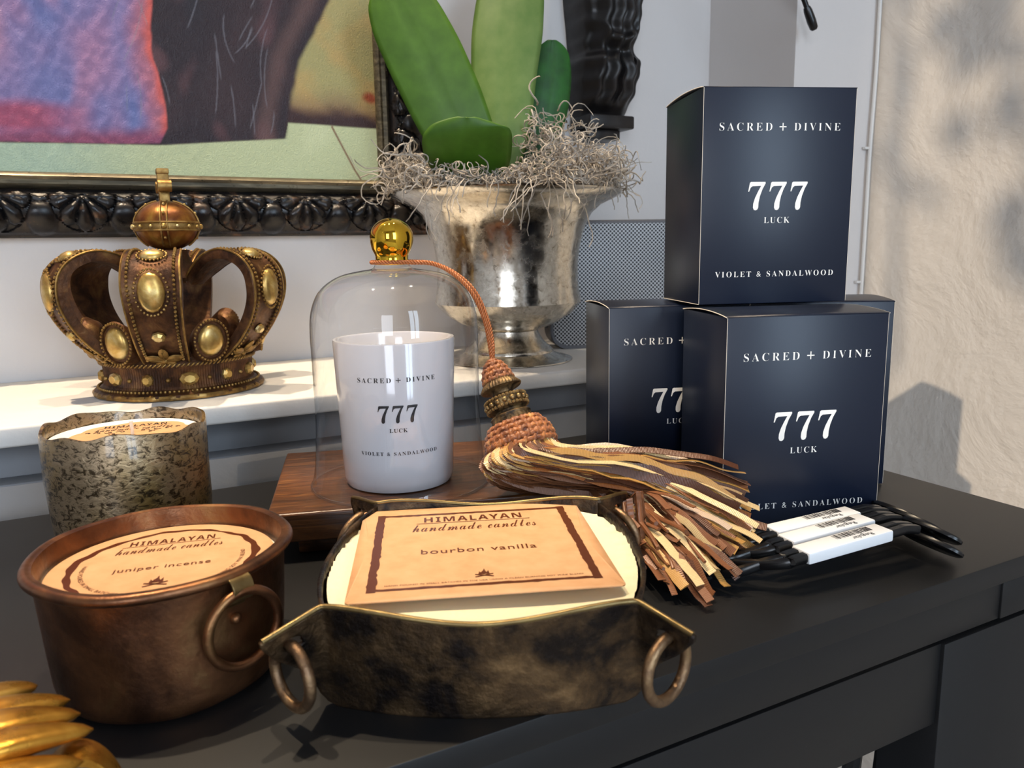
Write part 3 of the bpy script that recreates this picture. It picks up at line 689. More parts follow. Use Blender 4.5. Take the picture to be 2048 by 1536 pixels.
# ------------------------------------------------------------------ white candle under the cloche
CX, CY, ZB = .151, .449, .028
def candle():
    t = thing('white_candle', 'white glass candle with black lettering inside the glass cloche', 'candle', (CX, CY, ZB+.0002))
    H = .0895; rb, rt_ = .0336, .0369
    mb = MB(); mb.lathe([(.001, .0), (rb-.004, .0), (rb-.0015, .0006), (rb-.0002, .0030), (rb+.0003, .006), (rt_, H-.001), (rt_-.0004, H), (rt_-.0020, H), (rt_-.0026, H-.001), (rt_-.0030, .060), (.001, .060)], 96)
    mb.build('jar', M_porc, t, angle=35)
    mb = MB(); mb.lathe([(.001, .0665), (.012, .0663), (rt_-.0042, .0667), (rt_-.0035, .0672), (rt_-.0036, .0610), (.001, .0610)], 64); mb.build('wax', M_waxw, t)
    mb = MB(); mb.tube([(0, 0, .066), (.0004, 0, .071), (.0012, .0003, .0760)], .0010, 8); mb.build('wick', M_wick, t)
    fa = math.atan2(-CY, -CX)+rad(.8); tx = MB()
    def wrap(z0):
        def f(x, y):
            z = z0+y; r = rb+.0003+(rt_-rb)*(z-.006)/(H-.006)+.00012; a = fa+x/r; return (r*math.cos(a), r*math.sin(a), z)
        return f
    put(tx, heading(.0475, -.006), wrap(.0688)); put(tx, sevens(.0235), wrap(.0487))
    put(tx, text_geo(serif('LUCK'), .0105, 1.2, 0.), wrap(.0391)); put(tx, text_geo(serif('VIOLET & SANDALWOOD'), .0475, 1.35, .0), wrap(.0252))
    tx.build('lettering', M_inkb, t, smooth=False)
candle()
def cloche():
    t = thing('glass_cloche', 'clear glass bell cloche with a gold knob standing on the board', 'cloche', (CX, CY-.003, ZB))
    prof = [(.0545, .0006), (.0548, .0016), (.0535, .0050), (.0520, .0130), (.0508, .0260), (.0500, .0420), (.0500, .0600), (.0502, .0800), (.0503, .0930), (.0497, .1030), (.0478, .1110), (.0440, .1185), (.0380, .1240), (.0300, .1280), (.0200, .1302), (.0130, .1312), (.0108, .1325), (.0102, .1345)]
    C = catmull([np.array(p) for p in prof], 4)
    mb = MB(); mb.lathe([tuple(c) for c in C], 96); mb.tube([(.0546*math.cos(a), .0546*math.sin(a), .0009) for a in np.linspace(0, 2*PI, 96, endpoint=False)], .0008, 6, closed=True)
    mb.build('glass_bell', M_glass, t, angle=80)
    mb = MB(); kp = catmull([np.array(p) for p in [(.0008, .1335), (.0092, .1335), (.0101, .1345), (.0097, .1370), (.0100, .1395), (.0117, .1430), (.0128, .1480), (.0124, .1525), (.0105, .1560), (.0078, .1585), (.0045, .1602), (.0006, .1610)]], 5)
    mb.lathe([tuple(c) for c in kp], 48, fn=lambda r, z, a: (r*(1+.025*math.cos(3*a+1)*sstep(.14, .148, z)), z)); mb.build('knob', M_brightgold, t, angle=70)
cloche()

# ------------------------------------------------------------------ tassel with cord
def tassel():
    t = thing('tassel', 'copper and gold silk tassel lying beside the cloche, its cord looped round the gold knob', 'tassel', (.2, .39, .0))
    o0 = Vector((.2, .39, 0)); kx, ky = CX, CY-.003
    def twist(path, r=.00105):
        path = catmull(path, 40); mb = MB(); m = len(path)
        for ph in (0, PI*2/3, PI*4/3):
            pts = []; L = 0.
            for i in range(m):
                T = Vector(path[min(i+1, m-1)]-path[max(i-1, 0)]).normalized(); u = T.cross(Vector((.3, .2, .9))).normalized(); w = T.cross(u)
                if i: L += float(np.linalg.norm(path[i]-path[i-1]))
                a = ph+L*1100; pts.append(Vector(path[i])-o0+(u*math.cos(a)+w*math.sin(a))*r*.72)
            mb.tube(pts, r*.60, 6)
        return mb
    loop = [(kx+.0118*math.cos(a), ky+.0118*math.sin(a), ZB+.1345) for a in np.linspace(rad(-60), rad(-290), 9)]
    dn1 = [(.1720, .4330, .1620), (.1830, .4240, .1555), (.1920, .4180, .1450), (.1972, .4135, .1300), (.1985, .4090, .1150), (.1966, .4055, .1030)]
    dn2 = [(.1700, .4275, .1618), (.1785, .4180, .1560), (.1870, .4115, .1450), (.1930, .4085, .1300), (.1955, .4068, .1150), (.1962, .4050, .1030)]
    twist([dn1[5], dn1[4], dn1[3], dn1[2], dn1[1], dn1[0], (.1635, .4480, .1632)]+[(kx+.0120*math.cos(a), ky+.0120*math.sin(a), ZB+.1352) for a in np.linspace(rad(20), rad(270), 9)]+[(.1590, .4335, .1628)]+dn2).build('cord', M_cordm, t, angle=80)
    # head, built along its own axis (z down the tassel)
    P0 = Vector((.1963, .4052, .1030)); P1 = Vector((.2005, .3800, .0610)); ax = (P1-P0).normalized(); M = frame_z(ax, (0, 0, 1), P0-o0); Lh = (P1-P0).length
    mb = MB()
    def knotring(mb, z, r, n, s, ph=0.):
        for k in range(n):
            a = 2*PI*(k+ph)/n; c = Vector((r*math.cos(a), r*math.sin(a), z)); e = frame_z((math.cos(a), math.sin(a), -.2), (0, 0, 1), c)
            for q in (0, 1):
                loop_ = [(s*.62*math.cos(b), s*.40*math.sin(b), s*.22*math.sin(2*b)) for b in np.linspace(0, 2*PI, 11, endpoint=False)]
                mb.tube(loop_, s*.27, 6, closed=True, M=M @ e @ RZ(rad(35+70*q)))
    for z, r, n, ph in ((.0006, .0020, 4, 0), (.0030, .0048, 8, .5), (.0062, .0066, 10, 0), (.0094, .0078, 12, .5)): knotring(mb, z, r, n, .0042, ph)
    mb.lathe([(.0005, -.001), (.003, .0006), (.0060, .005), (.0075, .0105), (.001, .012)], 24, M=M); mb.build('crochet_cap', M_knot, t, angle=60)
    mb = MB(); mb.lathe([(.001, .0105), (.0082, .0105), (.0088, .0115), (.0100, .0128), (.0122, .0158), (.0120, .0166), (.0085, .0172), (.0066, .0185), (.0062, .0200), (.0075, .0215), (.0108, .0222), (.0118, .0228), (.0116, .0290), (.0105, .0298), (.0085, .0306), (.0085, .0318), (.0118, .0328), (.0122, .0335), (.0118, .0345), (.0140, .0430), (.001, .0440)], 120,
        fn=lambda r, z, a: (r*(1+(.035*math.cos(40*a) if .0125 < z < .0160 else 0)+(.05*math.cos(26*a) if z > .0345 and r > .01 else 0)), z), M=M); fin = mb.build('finial', M_fin, t, angle=50)
    mb = MB()
    for k in range(30):
        a = 2*PI*k/30; mb.ball((.0089*math.cos(a), .0089*math.sin(a), .0113), .00105, 6, 4, M)
    for z in (.0232, .0286):
        for k in range(34): a = 2*PI*k/34; mb.ball((.0121*math.cos(a), .0121*math.sin(a), z), .00115, 6, 4, M)
    for k in range(17): a = 2*PI*k/17; mb.ball((.0121*math.cos(a), .0121*math.sin(a), .0259), (.0017), 8, 5, M)
    mb.build('beading', m_metal('bead_gilt', ['4a3820', '8d7248', 'b59a68'], 200, (.3, .45), .7, .1), fin)
    mb = MB()
    for z, r, n, ph in ((.0420, .0150, 18, 0), (.0452, .0172, 20, .5), (.0485, .0186, 22, 0), (.0516, .0188, 22, .5)): knotring(mb, z, r, n, .0052, ph)
    mb.lathe([(.013, .040), (.0165, .0445), (.0180, .049), (.017, .053), (.001, .053)], 32, M=M); mb.build('crochet_collar', M_knot, t, angle=60)
    # skirt
    fan = [(.0, (.2860, .3700, .0420)), (.10, (.2960, .3640, .0330)), (.22, (.3060, .3130, .0360)), (.38, (.3120, .3060, .0310)), (.58, (.2960, .2920, .0190)), (.72, (.2800, .2830, .0170)), (.86, (.2540, .2690, .0070)), (1., (.2250, .2640, .0030))]
    fs = np.array([f[0] for f in fan]); fp = np.array([f[1] for f in fan])
    ctr = np.array(P0+ax*.054); axn = np.array(ax); x_ = np.array((M.to_3x3() @ Vector((1, 0, 0)))); y_ = np.array((M.to_3x3() @ Vector((0, 1, 0))))
    camdir = np.array([0, 0, .17])-ctr; camdir /= np.linalg.norm(camdir)
    def strand(s, lay, phi, lenf, mb, w, cordlike):
        st = ctr+(x_*math.cos(phi)+y_*math.sin(phi))*.0172*(1-.25*lay)-axn*.002
        en = np.array([np.interp(s, fs, fp[:, k]) for k in range(3)])
        en = ctr+(en-ctr)*lenf; en[2] = max(en[2]+RNG.normal()*.004-.012*lay*0, .0022)
        d0 = axn*.8+(x_*math.cos(phi)+y_*math.sin(phi))*.55
        c1 = st+axn*.012+(x_*math.cos(phi)+y_*math.sin(phi))*.006
        c2 = c1*.52+en*.48+np.array([.010*s, .010*s, .005*(1-lay)*(1-s*.6)])
        if s > .55: c2 = c2+np.array([.030, .030, -.002])*(s-.55)/.45
        c3 = c1*.20+en*.80+np.array([.004*s, .006*s, .003])
        if s > .55: c3 = c3+np.array([.012, .010, -.001])*(s-.55)/.45
        path = catmull([st, c1, c2, c3, en], 7); n = len(path); wob = RNG.uniform(0, 6.28); fr = RNG.uniform(120, 260); am = RNG.uniform(.0003, .0012)
        pts = []; L = 0.; Ls = []
        for i, p in enumerate(path):
            if i: L += float(np.linalg.norm(path[i]-path[i-1]))
            q = p+np.array([0, 0, 1])*(am*math.sin(L*fr+wob)*min(1, i/6)+(.35-lay)*.010*math.sin(PI*i/n)); zmin = .0297+.0008*(1-lay) if (q[0] < .240 and q[1] > .385-.2867*(q[0]-.064) - .02) else .0016+.001*RNG.random()
            zmin += .0150*float(sstep(.215, .240, q[0])*sstep(.305, .270, q[0])*sstep(.262, .285, q[1])*sstep(.335, .310, q[1]))
            q[2] = max(q[2], zmin); e_ = q[:2]-np.array([.3030, .3243]); dn = e_[0]*-.332-e_[1]*.943; al = e_[0]*.943-e_[1]*.332
            if -.002 < al < .1 and dn < .0035 and q[0] > .28: q[:2] += np.array([-.332, -.943])*(.0035-dn)
            pts.append(q); Ls.append(L)
        if cordlike: mb.tube([tuple(Vector(p)-o0) for p in pts], w*.32, 6); return
        tw = RNG.uniform(-.5, .5); tw2 = RNG.uniform(-.6, .6); P = []; aa = []
        for i in range(n):
            T = Vector(pts[min(i+1, n-1)]-pts[max(i-1, 0)]).normalized()
            up = (Vector((0, 0, 1))*.8+Vector(camdir)*.7); sd = T.cross(up).normalized(); nn = sd.cross(T); a = tw+tw2*i/n
            sv = (sd*math.cos(a)+nn*math.sin(a))*w/2; nv = sv.normalized().cross(T)*.00018; p = Vector(pts[i])-o0
            P.append([tuple(p-sv+nv), tuple(p+nv*1.8), tuple(p+sv+nv), tuple(p+sv-nv), tuple(p-sv-nv)]); aa += [Ls[i]+1e-4]*5
        mb.grid(P, closed_v=True, a=aa)
    for i in range(100):
        s = (i+.5)/100; s = s*.93+.05+RNG.normal()*.03; s = min(max(s, 0), 1); phi = np.arctan2(np.dot(camdir+np.array([0, 0, .6]), y_), np.dot(camdir+np.array([0, 0, .6]), x_))
        ph = phi+(.5-s)*-2.6*SGN+RNG.normal()*.22
        mb = MB(); strand(s, RNG.uniform(0, .5), ph, RNG.uniform(.84, 1.03) if s < .5 else RNG.uniform(.92, 1.07), mb, RNG.uniform(.0034, .0052), False)
        mb.build('ribbon', SAT[RNG.choice(6, p=[.29, .29, .16, .18, .05, .03])], t, angle=60)
    for j, m_ in enumerate((SAT[1], )):
        mb = MB()
        for i in range(150):
            s = RNG.uniform(.02, 1); strand(s, RNG.uniform(.6, 1.2), RNG.uniform(0, 2*PI), RNG.uniform(.6, .97), mb, RNG.uniform(.0028, .0044), RNG.random() < .35)
        tag(mb.build('under_fringe', SAT[3], t, angle=60), kind='stuff')
SGN = 1.
tassel()

# ------------------------------------------------------------------ mercury glass candle
def himalayan_print(mb, sc, put_xy, name=None, rule=True):
    put(mb, text_geo(sansb('HIMALAYAN'), .47*sc, 1.15, 0, .068*sc), lambda x, y: put_xy(x, y+.335*sc))
    put(mb, ([(-.27*sc, -.0025*sc), (.27*sc, -.0025*sc), (.27*sc, .0025*sc), (-.27*sc, .0025*sc)], [(0, 1, 2, 3)]), lambda x, y: put_xy(x, y+.285*sc))
    put(mb, text_geo(script('handmade candles'), .58*sc, 1.05, -.003, .088*sc), lambda x, y: put_xy(x, y+.222*sc))
    if name: put(mb, text_geo(name, .50*sc, 1.1, .004), lambda x, y: put_xy(x, y-.075*sc))
def flame(mb, s, put_xy):
    for dx, dy, h, w, ln in ((-.02, 0, 1.25, .26, .10), (-.34, -.03, .75, .17, -.10), (.32, -.03, .85, .18, .12)):
        p = [(dx-w*.6, .34+dy), (dx-w, .34+.22*h+dy), (dx-w*.7, .34+.45*h+dy), (dx-w*.25+ln*.4, .34+.62*h+dy), (dx+ln, .34+h+dy), (dx+w*.45+ln*.5, .34+.60*h+dy), (dx+w*.9, .34+.40*h+dy), (dx+w, .34+.2*h+dy), (dx+w*.6, .34+dy)]
        put(mb, (np.array(p)*s, [tuple(range(len(p)))]), put_xy)
    for a in (.34, -.34):
        c, sn = math.cos(a), math.sin(a); p = [(x*c-y*sn, x*sn+y*c+.06) for x, y in ((-.85, -.10), (.85, -.10), (.90, 0), (.85, .10), (-.85, .10), (-.90, 0))]
        put(mb, (np.array(p)*s, [tuple(range(6))]), put_xy)
def mercury():
    cx, cy, R, H = .0004, .4854, .0432, .0755
    t = thing('mercury_glass_candle', 'mottled silver mercury glass candle behind the round copper pot', 'candle', (cx, cy, 0))
    wav = lambda a: .0012*math.sin(3*a+.6)+.0008*math.sin(7*a)+.0006*math.sin(11*a+2)
    def fn(r, z, a): k = sstep(.06, H, z); return (r+.0006*math.sin(5*a+z*80)*(1-k), z+k*wav(a))
    mb = MB(); mb.lathe([(.001, .0), (R-.008, .0), (R-.0045, .0012), (R-.0026, .0045), (R-.0016, .012), (R-.0008, .030), (R-.0002, .050), (R, H-.001), (R-.0004, H), (R-.0020, H), (R-.0027, H-.002), (R-.0030, .060), (R-.0034, .050), (.001, .0495)], 120, fn=fn); mb.build('glass', M_merc, t, angle=50)
    mb = MB(); mb.lathe([(.001, .0684), (.01, .0684), (R-.0045, .0687), (R-.0036, .0692), (R-.0038, .0500), (.001, .0500)], 64); mb.build('wax', M_waxw, t)
    mb = MB(); mb.tube([(.003, -.006, .0675), (.0032, -.006, .0725), (.0028, -.0064, .0772)], .0010, 8); mb.build('wick', M_wick, t)
    c = thing('candle_card', 'scalloped kraft paper label on the wax of the mercury glass candle', 'label card', (cx+.003, cy-.001, .0689), rad(-8))
    poly = []
    for k in range(120):
        a = 2*PI*k/120; r = .0305*(.92+.08*abs(math.cos(4*a))); poly.append((r*1.06*math.cos(a), r*math.sin(a)))
    mb = MB(); mb.prism(poly, 0, .0004); mb.build('paper', M_kraft, c, smooth=False)
    px = lambda x, y: (x, y, .00052); tx = MB(); himalayan_print(tx, .072, lambda x, y: px(x, y-.004))
    for sx in (-1, 1):
        for x0, y0, r, tn in ((.006, .0040, .0028, 2.2), (.0125, .0050, .0024, -2.2), (.0185, .0052, .0022, 2.2), (.0235, .0070, .0016, 2), (.010, -.0006, .002, 2.2)):
            pts = [(sx*(x0+r*(1-q)*math.cos(q*tn*PI)), y0+r*(1-q)*math.sin(q*tn*PI), .0006) for q in np.linspace(0, .9, 22)]; tx.tube(pts, .00016, 4)
    tx.build('print', M_inkb, c, smooth=False)
mercury()

# ------------------------------------------------------------------ round copper pot
def copper_pot():
    cx, cy, R, H = .0091, .3290, .0478, .0550
    t = thing('copper_pot_candle', 'round aged copper pot candle with a ring handle, front left', 'candle', (cx, cy, 0))
    mb = MB(); rim = [(R+.0004+.0022*math.cos(a), H-.0022+.0022*math.sin(a)) for a in np.linspace(-2.6, 2.2, 14)]
    mb.lathe([(.001, 0), (.036, 0), (.0405, .0010), (.0430, .0038), (.0441, .0080), (.0450, .020), (.0459, .038), (.0466, .0500), (.0470, .0522)]+rim+[(.0458, .0545), (.0452, .0500), (.0440, .040), (.001, .040)], 110,
        fn=lambda r, z, a: (r+.0004*math.sin(3*a+1)+.0003*math.sin(7*a+z*60), z)); mb.build('pot', M_copper, t, angle=45)
    mb = MB(); mb.lathe([(.001, .0445), (.043, .0445), (.0446, .0448), (.0440, .0400), (.001, .0400)], 64); mb.build('wax', M_waxw, t)
    # ring handle
    a = rad(-63); R0 = .0470; rad3 = Vector((math.cos(a), math.sin(a), 0)); tn = Vector((-math.sin(a), math.cos(a), 0))
    base = rad3*R0+Vector((0, 0, .0465))
    mb = MB(); prof = [(-.0012, .0056), (.0010, .0062), (.0042, .0052), (.0058, .0022), (.0052, -.0012), (.0028, -.0030), (.0002, -.0044), (-.0012, -.0062)]
    prof = catmull([np.array(p) for p in prof], 5); prof_in = [p-np.array([.0009, .0])*(1 if 0 else 1) for p in prof]
    P = []
    for s in (-.0042, -.0040, .0040, .0042): P.append([tuple(base+rad3*float(p[0])+Vector((0, 0, float(p[1])))+tn*s) for p in prof])
    mb.grid(P); mb.build('handle_loop', M_brass, t, mods=[('SOLIDIFY', dict(thickness=.0011, offset=0))])
    mb = MB(); c = base+rad3*.0042+Vector((0, 0, -.0140)); e1 = (tn*.99+rad3*.12).normalized(); e2 = (Vector((0, 0, 1))+rad3*.06).normalized()
    mb.tube([tuple(c+e1*(.0140*math.cos(q))+e2*(.0148*math.sin(q))) for q in np.linspace(0, 2*PI, 48, endpoint=False)], .0019, 10, closed=True); mb.build('ring_handle', M_copper, t, angle=60)
    mb = MB(); mb.ball(tuple(base+rad3*(-.0006)+Vector((0, 0, -.0115))), (.0022, .0022, .0022)); mb.build('rivet', M_copper, t)
    d = thing('candle_card', 'round kraft paper label lying in the copper pot', 'label card', (cx, cy, .0462), rad(-12))
    mb = MB(); n = 96; mb.prism([(.0430*math.cos(q), .0430*math.sin(q)) for q in np.linspace(0, 2*PI, n, endpoint=False)], 0, .0005); mb.build('paper', M_kraft, d, smooth=False)
    px = lambda x, y: (x, y, .00062); tx = MB(); n = 160; ring = []
    for k in range(n):
        q = 2*PI*k/n; wv = .0005*math.sin(5*q)+.0004*math.sin(11*q+1)+.0003*math.sin(23*q); th = .0017+.0013*(.5+.5*math.cos(2*q+.4))+.0004*math.sin(17*q)
        ring.append([px((.0365-th+wv*.4)*math.cos(q), (.0365-th+wv*.4)*math.sin(q)), px((.0365+wv)*math.cos(q), (.0365+wv)*math.sin(q))])
    tx.grid(ring, closed_u=True); himalayan_print(tx, .073, px, 'juniper incense'); flame(tx, .0052, lambda x, y: px(x, y-.0225))
    v, f = text_geo('HAND POURED IN SMALL BATCHES IN THE USA USING A CLEAN BURNING SOY WAX BLEND', 1., 1.05)
    span = rad(196); r0 = .0302; sc = .0017/(v[:, 1].max()-v[:, 1].min())
    put(tx, (np.stack([v[:, 0], v[:, 1]*sc], 1), f), lambda x, y: px((r0-y)*math.cos(-PI/2+x*span), (r0-y)*math.sin(-PI/2+x*span)))
    tx.build('print', M_foil, d, smooth=False)
copper_pot()

# ------------------------------------------------------------------ square vessel with four ring ears
VC = Vector((-.0132, .318)); CR = rad(-27.3)
def vessel():
    c, s = math.cos(CR), math.sin(CR); loc = (VC.x*c-VC.y*s, VC.x*s+VC.y*c, 0)
    t = thing('square_vessel_candle', 'square bronze vessel candle with rings in its pinched corners, front centre', 'candle', loc, CR)
    UE = .0735
    def ztop(u):
        a = abs(u)
        if a < .050: return .0408+.0046*sstep(0, .050, a)
        return float(np.interp(a, [.050, .057, UE], [.0454, .0450, .0400]))
    def half(z): return float(np.interp(z, [0, .002, .006, .020, .030, .0375, .046], [.054, .0585, .0612, .0655, .0700, UE, UE]))
    def wpos(u, z):
        a = abs(u); k = z/.043
        return .0600+.0085*k-.0105*(min(a, .058)/.058)**2*(1-.15*k)+max(0, a-.056)*1.05*sstep(.008, .034, z)
    def BO(u): return .0085*(1-float(sstep(.054, .0735, abs(u))))
    body = MB(); hole = (.0655, .0352, .0027)
    for sg in (-1, 1):
        nu, nt = 110, 44; V = {}; vs = []; fs = []
        for i in range(nu+1):
            for j in range(nt+1):
                uu = -1+2*i/nu; tt = j/nt; z = tt*.0454
                for _ in range(3): u = uu*half(z); z = tt*ztop(u)
                vs.append([u, z])
        vs = np.array(vs); keep = np.ones(len(vs), bool)
        for hs in (-1, 1):
            d = np.hypot(vs[:, 0]-hs*hole[0], vs[:, 1]-hole[1]); near = (d < hole[2]*1.25) & (d > hole[2]*.72); ang = np.arctan2(vs[:, 1]-hole[1], vs[:, 0]-hs*hole[0])
            vs[near, 0] = hs*hole[0]+hole[2]*np.cos(ang[near]); vs[near, 1] = hole[1]+hole[2]*np.sin(ang[near]); keep &= ~(d <= hole[2]*.72)
        idx = -np.ones(len(vs), int); idx[keep] = np.arange(keep.sum())
        for i in range(nu):
            for j in range(nt):
                q = [i*(nt+1)+j, (i+1)*(nt+1)+j, (i+1)*(nt+1)+j+1, i*(nt+1)+j+1]
                if all(keep[k] for k in q): fs.append(tuple(int(idx[k]) for k in q))
        body.add([(u, sg*wpos(u, z)-(BO(u) if sg > 0 else 0), z) for u, z in vs[keep]], fs)
    def side(w, z):  # half width of the bowed side wall
        k = z/.043; b = 1-(abs(w)/.054)**2.2; return .0535+.0025*k+.0105*b*(.55+.45*k)
    for sg in (-1, 1):
        P = []
        for q in np.linspace(0, 1, 40):
            row = []
            for z in np.linspace(0, .0418, 16):
                w0 = -(wpos(.0545, z)-.0008); w1 = wpos(.0545, z)-.0088; w = w0+(w1-w0)*q; wn = -.0540+.108*q
                row.append((sg*(side(wn, z) if z > .001 else side(wn, 0)-.004), w, z+(.0018*(abs(wn)/.054)**2 if z > .041 else 0)))
            P.append(row)
        body.grid(P)
    body.add([(x, y, .0006) for x, y in ((-.050, -.0480), (0, -.0585), (.050, -.0480), (.058, 0), (.050, .0400), (0, .0500), (-.050, .0400), (-.058, 0))], [tuple(range(8))])
    body.build('body', M_iron, t, angle=60, mods=[('SOLIDIFY', dict(thickness=.0017, offset=0))])
    for sg in (-1, 1):
        mb = MB(); mb.tube([(u, sg*wpos(u, ztop(u))-(BO(u) if sg > 0 else 0), ztop(u)+.0001) for u in np.linspace(-UE+.0006, UE-.0006, 90)], .0011, 8); mb.build('rim_glint', M_brass, t, angle=70)  # added brass tube, stands in for the bright specular line along the rim
    wx = MB(); P = []; zw = .0375
    for w in np.linspace(-.0640, .0530, 50):
        if -.0535 < w < .0450: hw = side(w, zw)-.0010
        else: hw = math.sqrt(max(1e-6, (wpos(0, zw)-.001-(abs(w) if w < 0 else w+.0085))/.0096/(.85)))*.058
        hw = min(hw, .0650) if -.0535 < w < .0450 else min(hw, .0545)
        P.append([(hw*u, w, zw+.0005*math.sin(u*3+w*60)+.0012*abs(u)**8+.0006*RNG.normal()*(abs(u) > .97)) for u in np.linspace(-1, 1, 31)])
    wx.grid(P); n = len(P)
    wx.build('wax', M_wax, t, angle=70)
    for sx, sy, dv in ((-1, -1, (.72, -.69)), (1, -1, (-.72, -.69)), (-1, 1, (-.62, -.78)), (1, 1, (.62, -.78))):
        hz = hole[1]-.0005; p = Vector((sx*hole[0], sy*wpos(hole[0], hz)-(BO(hole[0]) if sy > 0 else 0), hz)); d = Vector((dv[0], dv[1], 0)).normalized(); Rr = .0117
        cen = p+Vector((sx*.0005, -.0012 if sy < 0 else .0, -Rr+.0004)); mb = MB()
        e2 = Vector((0, 0, 1)) if sy < 0 else (Vector((0, 0, 1))+Vector((-sx*.25, 0, 0))).normalized()
        if sy > 0: cen = p-e2*(Rr-.0004)
        mb.tube([tuple(cen+d*(Rr*math.cos(q))+e2*(Rr*math.sin(q))) for q in np.linspace(0, 2*PI, 44, endpoint=False)], .0021, 10, closed=True); mb.build('ring', M_ring, t, angle=60)
    # card lying over the wax
    d = thing('candle_card', 'square kraft paper label resting on the cream wax of the square vessel', 'label card', (loc[0]-.0010, loc[1]+.0045, .0416), CR+rad(6.5))
    d.rotation_euler = (rad(-.6), 0, CR+rad(6.5)); w = .0530; h = .0520
    mb = MB(); P = []
    bend = lambda x, y: .0006*math.cos(y*40)-.0004+.0010*(y/h)**2
    r = .0015; xs = np.linspace(-w, w, 24); ys = np.linspace(-h, h, 24)
    def rc(x, y):
        ex = max(0, abs(x)-(w-r)); ey = max(0, abs(y)-(h-r)); k = math.hypot(ex, ey)
        if k > r: x = math.copysign(w-r+ex*r/k, x); y = math.copysign(h-r+ey*r/k, y)
        return x, y
    for x in xs: P.append([(*rc(x, y), bend(*rc(x, y))) for y in ys])
    mb.grid(P); mb.build('paper', M_kraft, d, mods=[('SOLIDIFY', dict(thickness=.0006, offset=0))])
    px = lambda x, y: (x, y, bend(x, y)+.00045); tx = MB()
    fx, fy = .0440, .0425
    for (x0, y0), (x1, y1), th in (((-fx, fy), (fx, fy), .0020), ((fx, fy), (fx, -fy), .0036), ((fx, -fy), (-fx, -fy), .0020), ((-fx, -fy), (-fx, fy), .0036)):
        n = 40; a = []; dx, dy = x1-x0, y1-y0; L = math.hypot(dx, dy); nx_, ny_ = dy/L, -dx/L
        for k in range(n+1):
            q = k/n; j1, j2 = RNG.normal()*.00016, RNG.normal()*.00022; cx_, cy_ = x0+dx*q, y0+dy*q
            if k in (0, n): j1 = j2 = 0
            ext = th/2*(1 if k == n else -1 if k == 0 else 0)
            ux, uy = dx/L*ext, dy/L*ext
            a.append([px(cx_+ux-nx_*(th/2+j1), cy_+uy-ny_*(th/2+j1)), px(cx_+ux+nx_*(th/2+j2), cy_+uy+ny_*(th/2+j2))])
        tx.grid(a)
    himalayan_print(tx, .100, lambda x, y: px(x, y+.0015), 'bourbon vanilla'); flame(tx, .0044, lambda x, y: px(x, y-.0345))
    put(tx, text_geo('HAND POURED IN SMALL BATCHES IN THE USA USING A CLEAN BURNING SOY WAX BLEND', .078, 1.05), lambda x, y: px(x, y-.0388))
    tx.build('print', M_foil, d, smooth=False)
vessel()

# ------------------------------------------------------------------ navy candle boxes
BW, BD, BH = .0972, .0680, .1300
def candle_box(label, x, y, ang, z0):
    t = thing('candle_box', label, 'box', (x, y, z0), ang, 'navy candle boxes')
    mb = MB(); mb.box((BW/2, BD/2, BH/2), (BW, BD, BH-.0004), .0005, 2); mb.build('carton', M_navy, t)
    # lid panel slightly bowed over the side opening, with a pale cut edge
    mb = MB(); P = []
    for q in np.linspace(0, 1, 13): P.append([(x_, BD*q, BH-.0001+.0022*math.sin(PI*q)**.8) for x_ in (-.0003, BW*.5, BW+.0003)])
    mb.grid(P); mb.build('lid', M_navy, t, mods=[('SOLIDIFY', dict(thickness=.0005, offset=-1))])
    for x_ in (-.0005, BW+.0005):
        mb = MB(); mb.tube([(x_, BD*q, BH-.00035+.0022*math.sin(PI*q)**.8) for q in np.linspace(0, 1, 13)], .00030, 5); mb.build('cut_edge', M_edge, t)
    for x_ in (0., BW):
        mb = MB(); mb.tube([(x_, .0000, .0008), (x_, .0000, BH-.0006)], .00018 if x_ == 0 else .00012, 5); mb.build('cut_edge', M_edge, t)
    mb = MB(); mb.tube([(-.0001, 0, .0004), (-.0001, BD, .0004)], .0002, 5); mb.build('cut_edge', M_edge, t)
    f = lambda zz: (lambda a, b: (BW*.503+a, -.00012, zz+b))
    for nm, geo, zz in (('heading_print', heading(BW*.795, -.014), .822), ('number_print', sevens(BW*.395), .507),
                        ('caption_print', text_geo(serif('LUCK'), BW*.172, 1.25, -.012), .396), ('scent_print', text_geo(serif('VIOLET & SANDALWOOD'), BW*.80, 1.38, -.011), .143)):
        tx = MB(); put(tx, geo, f(BH*zz)); tx.build(nm, M_ink, t, smooth=False)
candle_box('navy candle box standing alone on top of the other boxes', .3246, .3733, rad(-20.1), .1330)
candle_box('front navy candle box, bottom row, behind the wick trimmers', .3030, .3243, rad(-19.4), .0002)
candle_box('left navy candle box, half hidden behind the front box, beside the tassel', .2913, .4223, rad(-19.8), .0002)
candle_box('rear navy candle box showing only its top right corner beside the right wall', .3905, .3960, rad(-30), .0002)

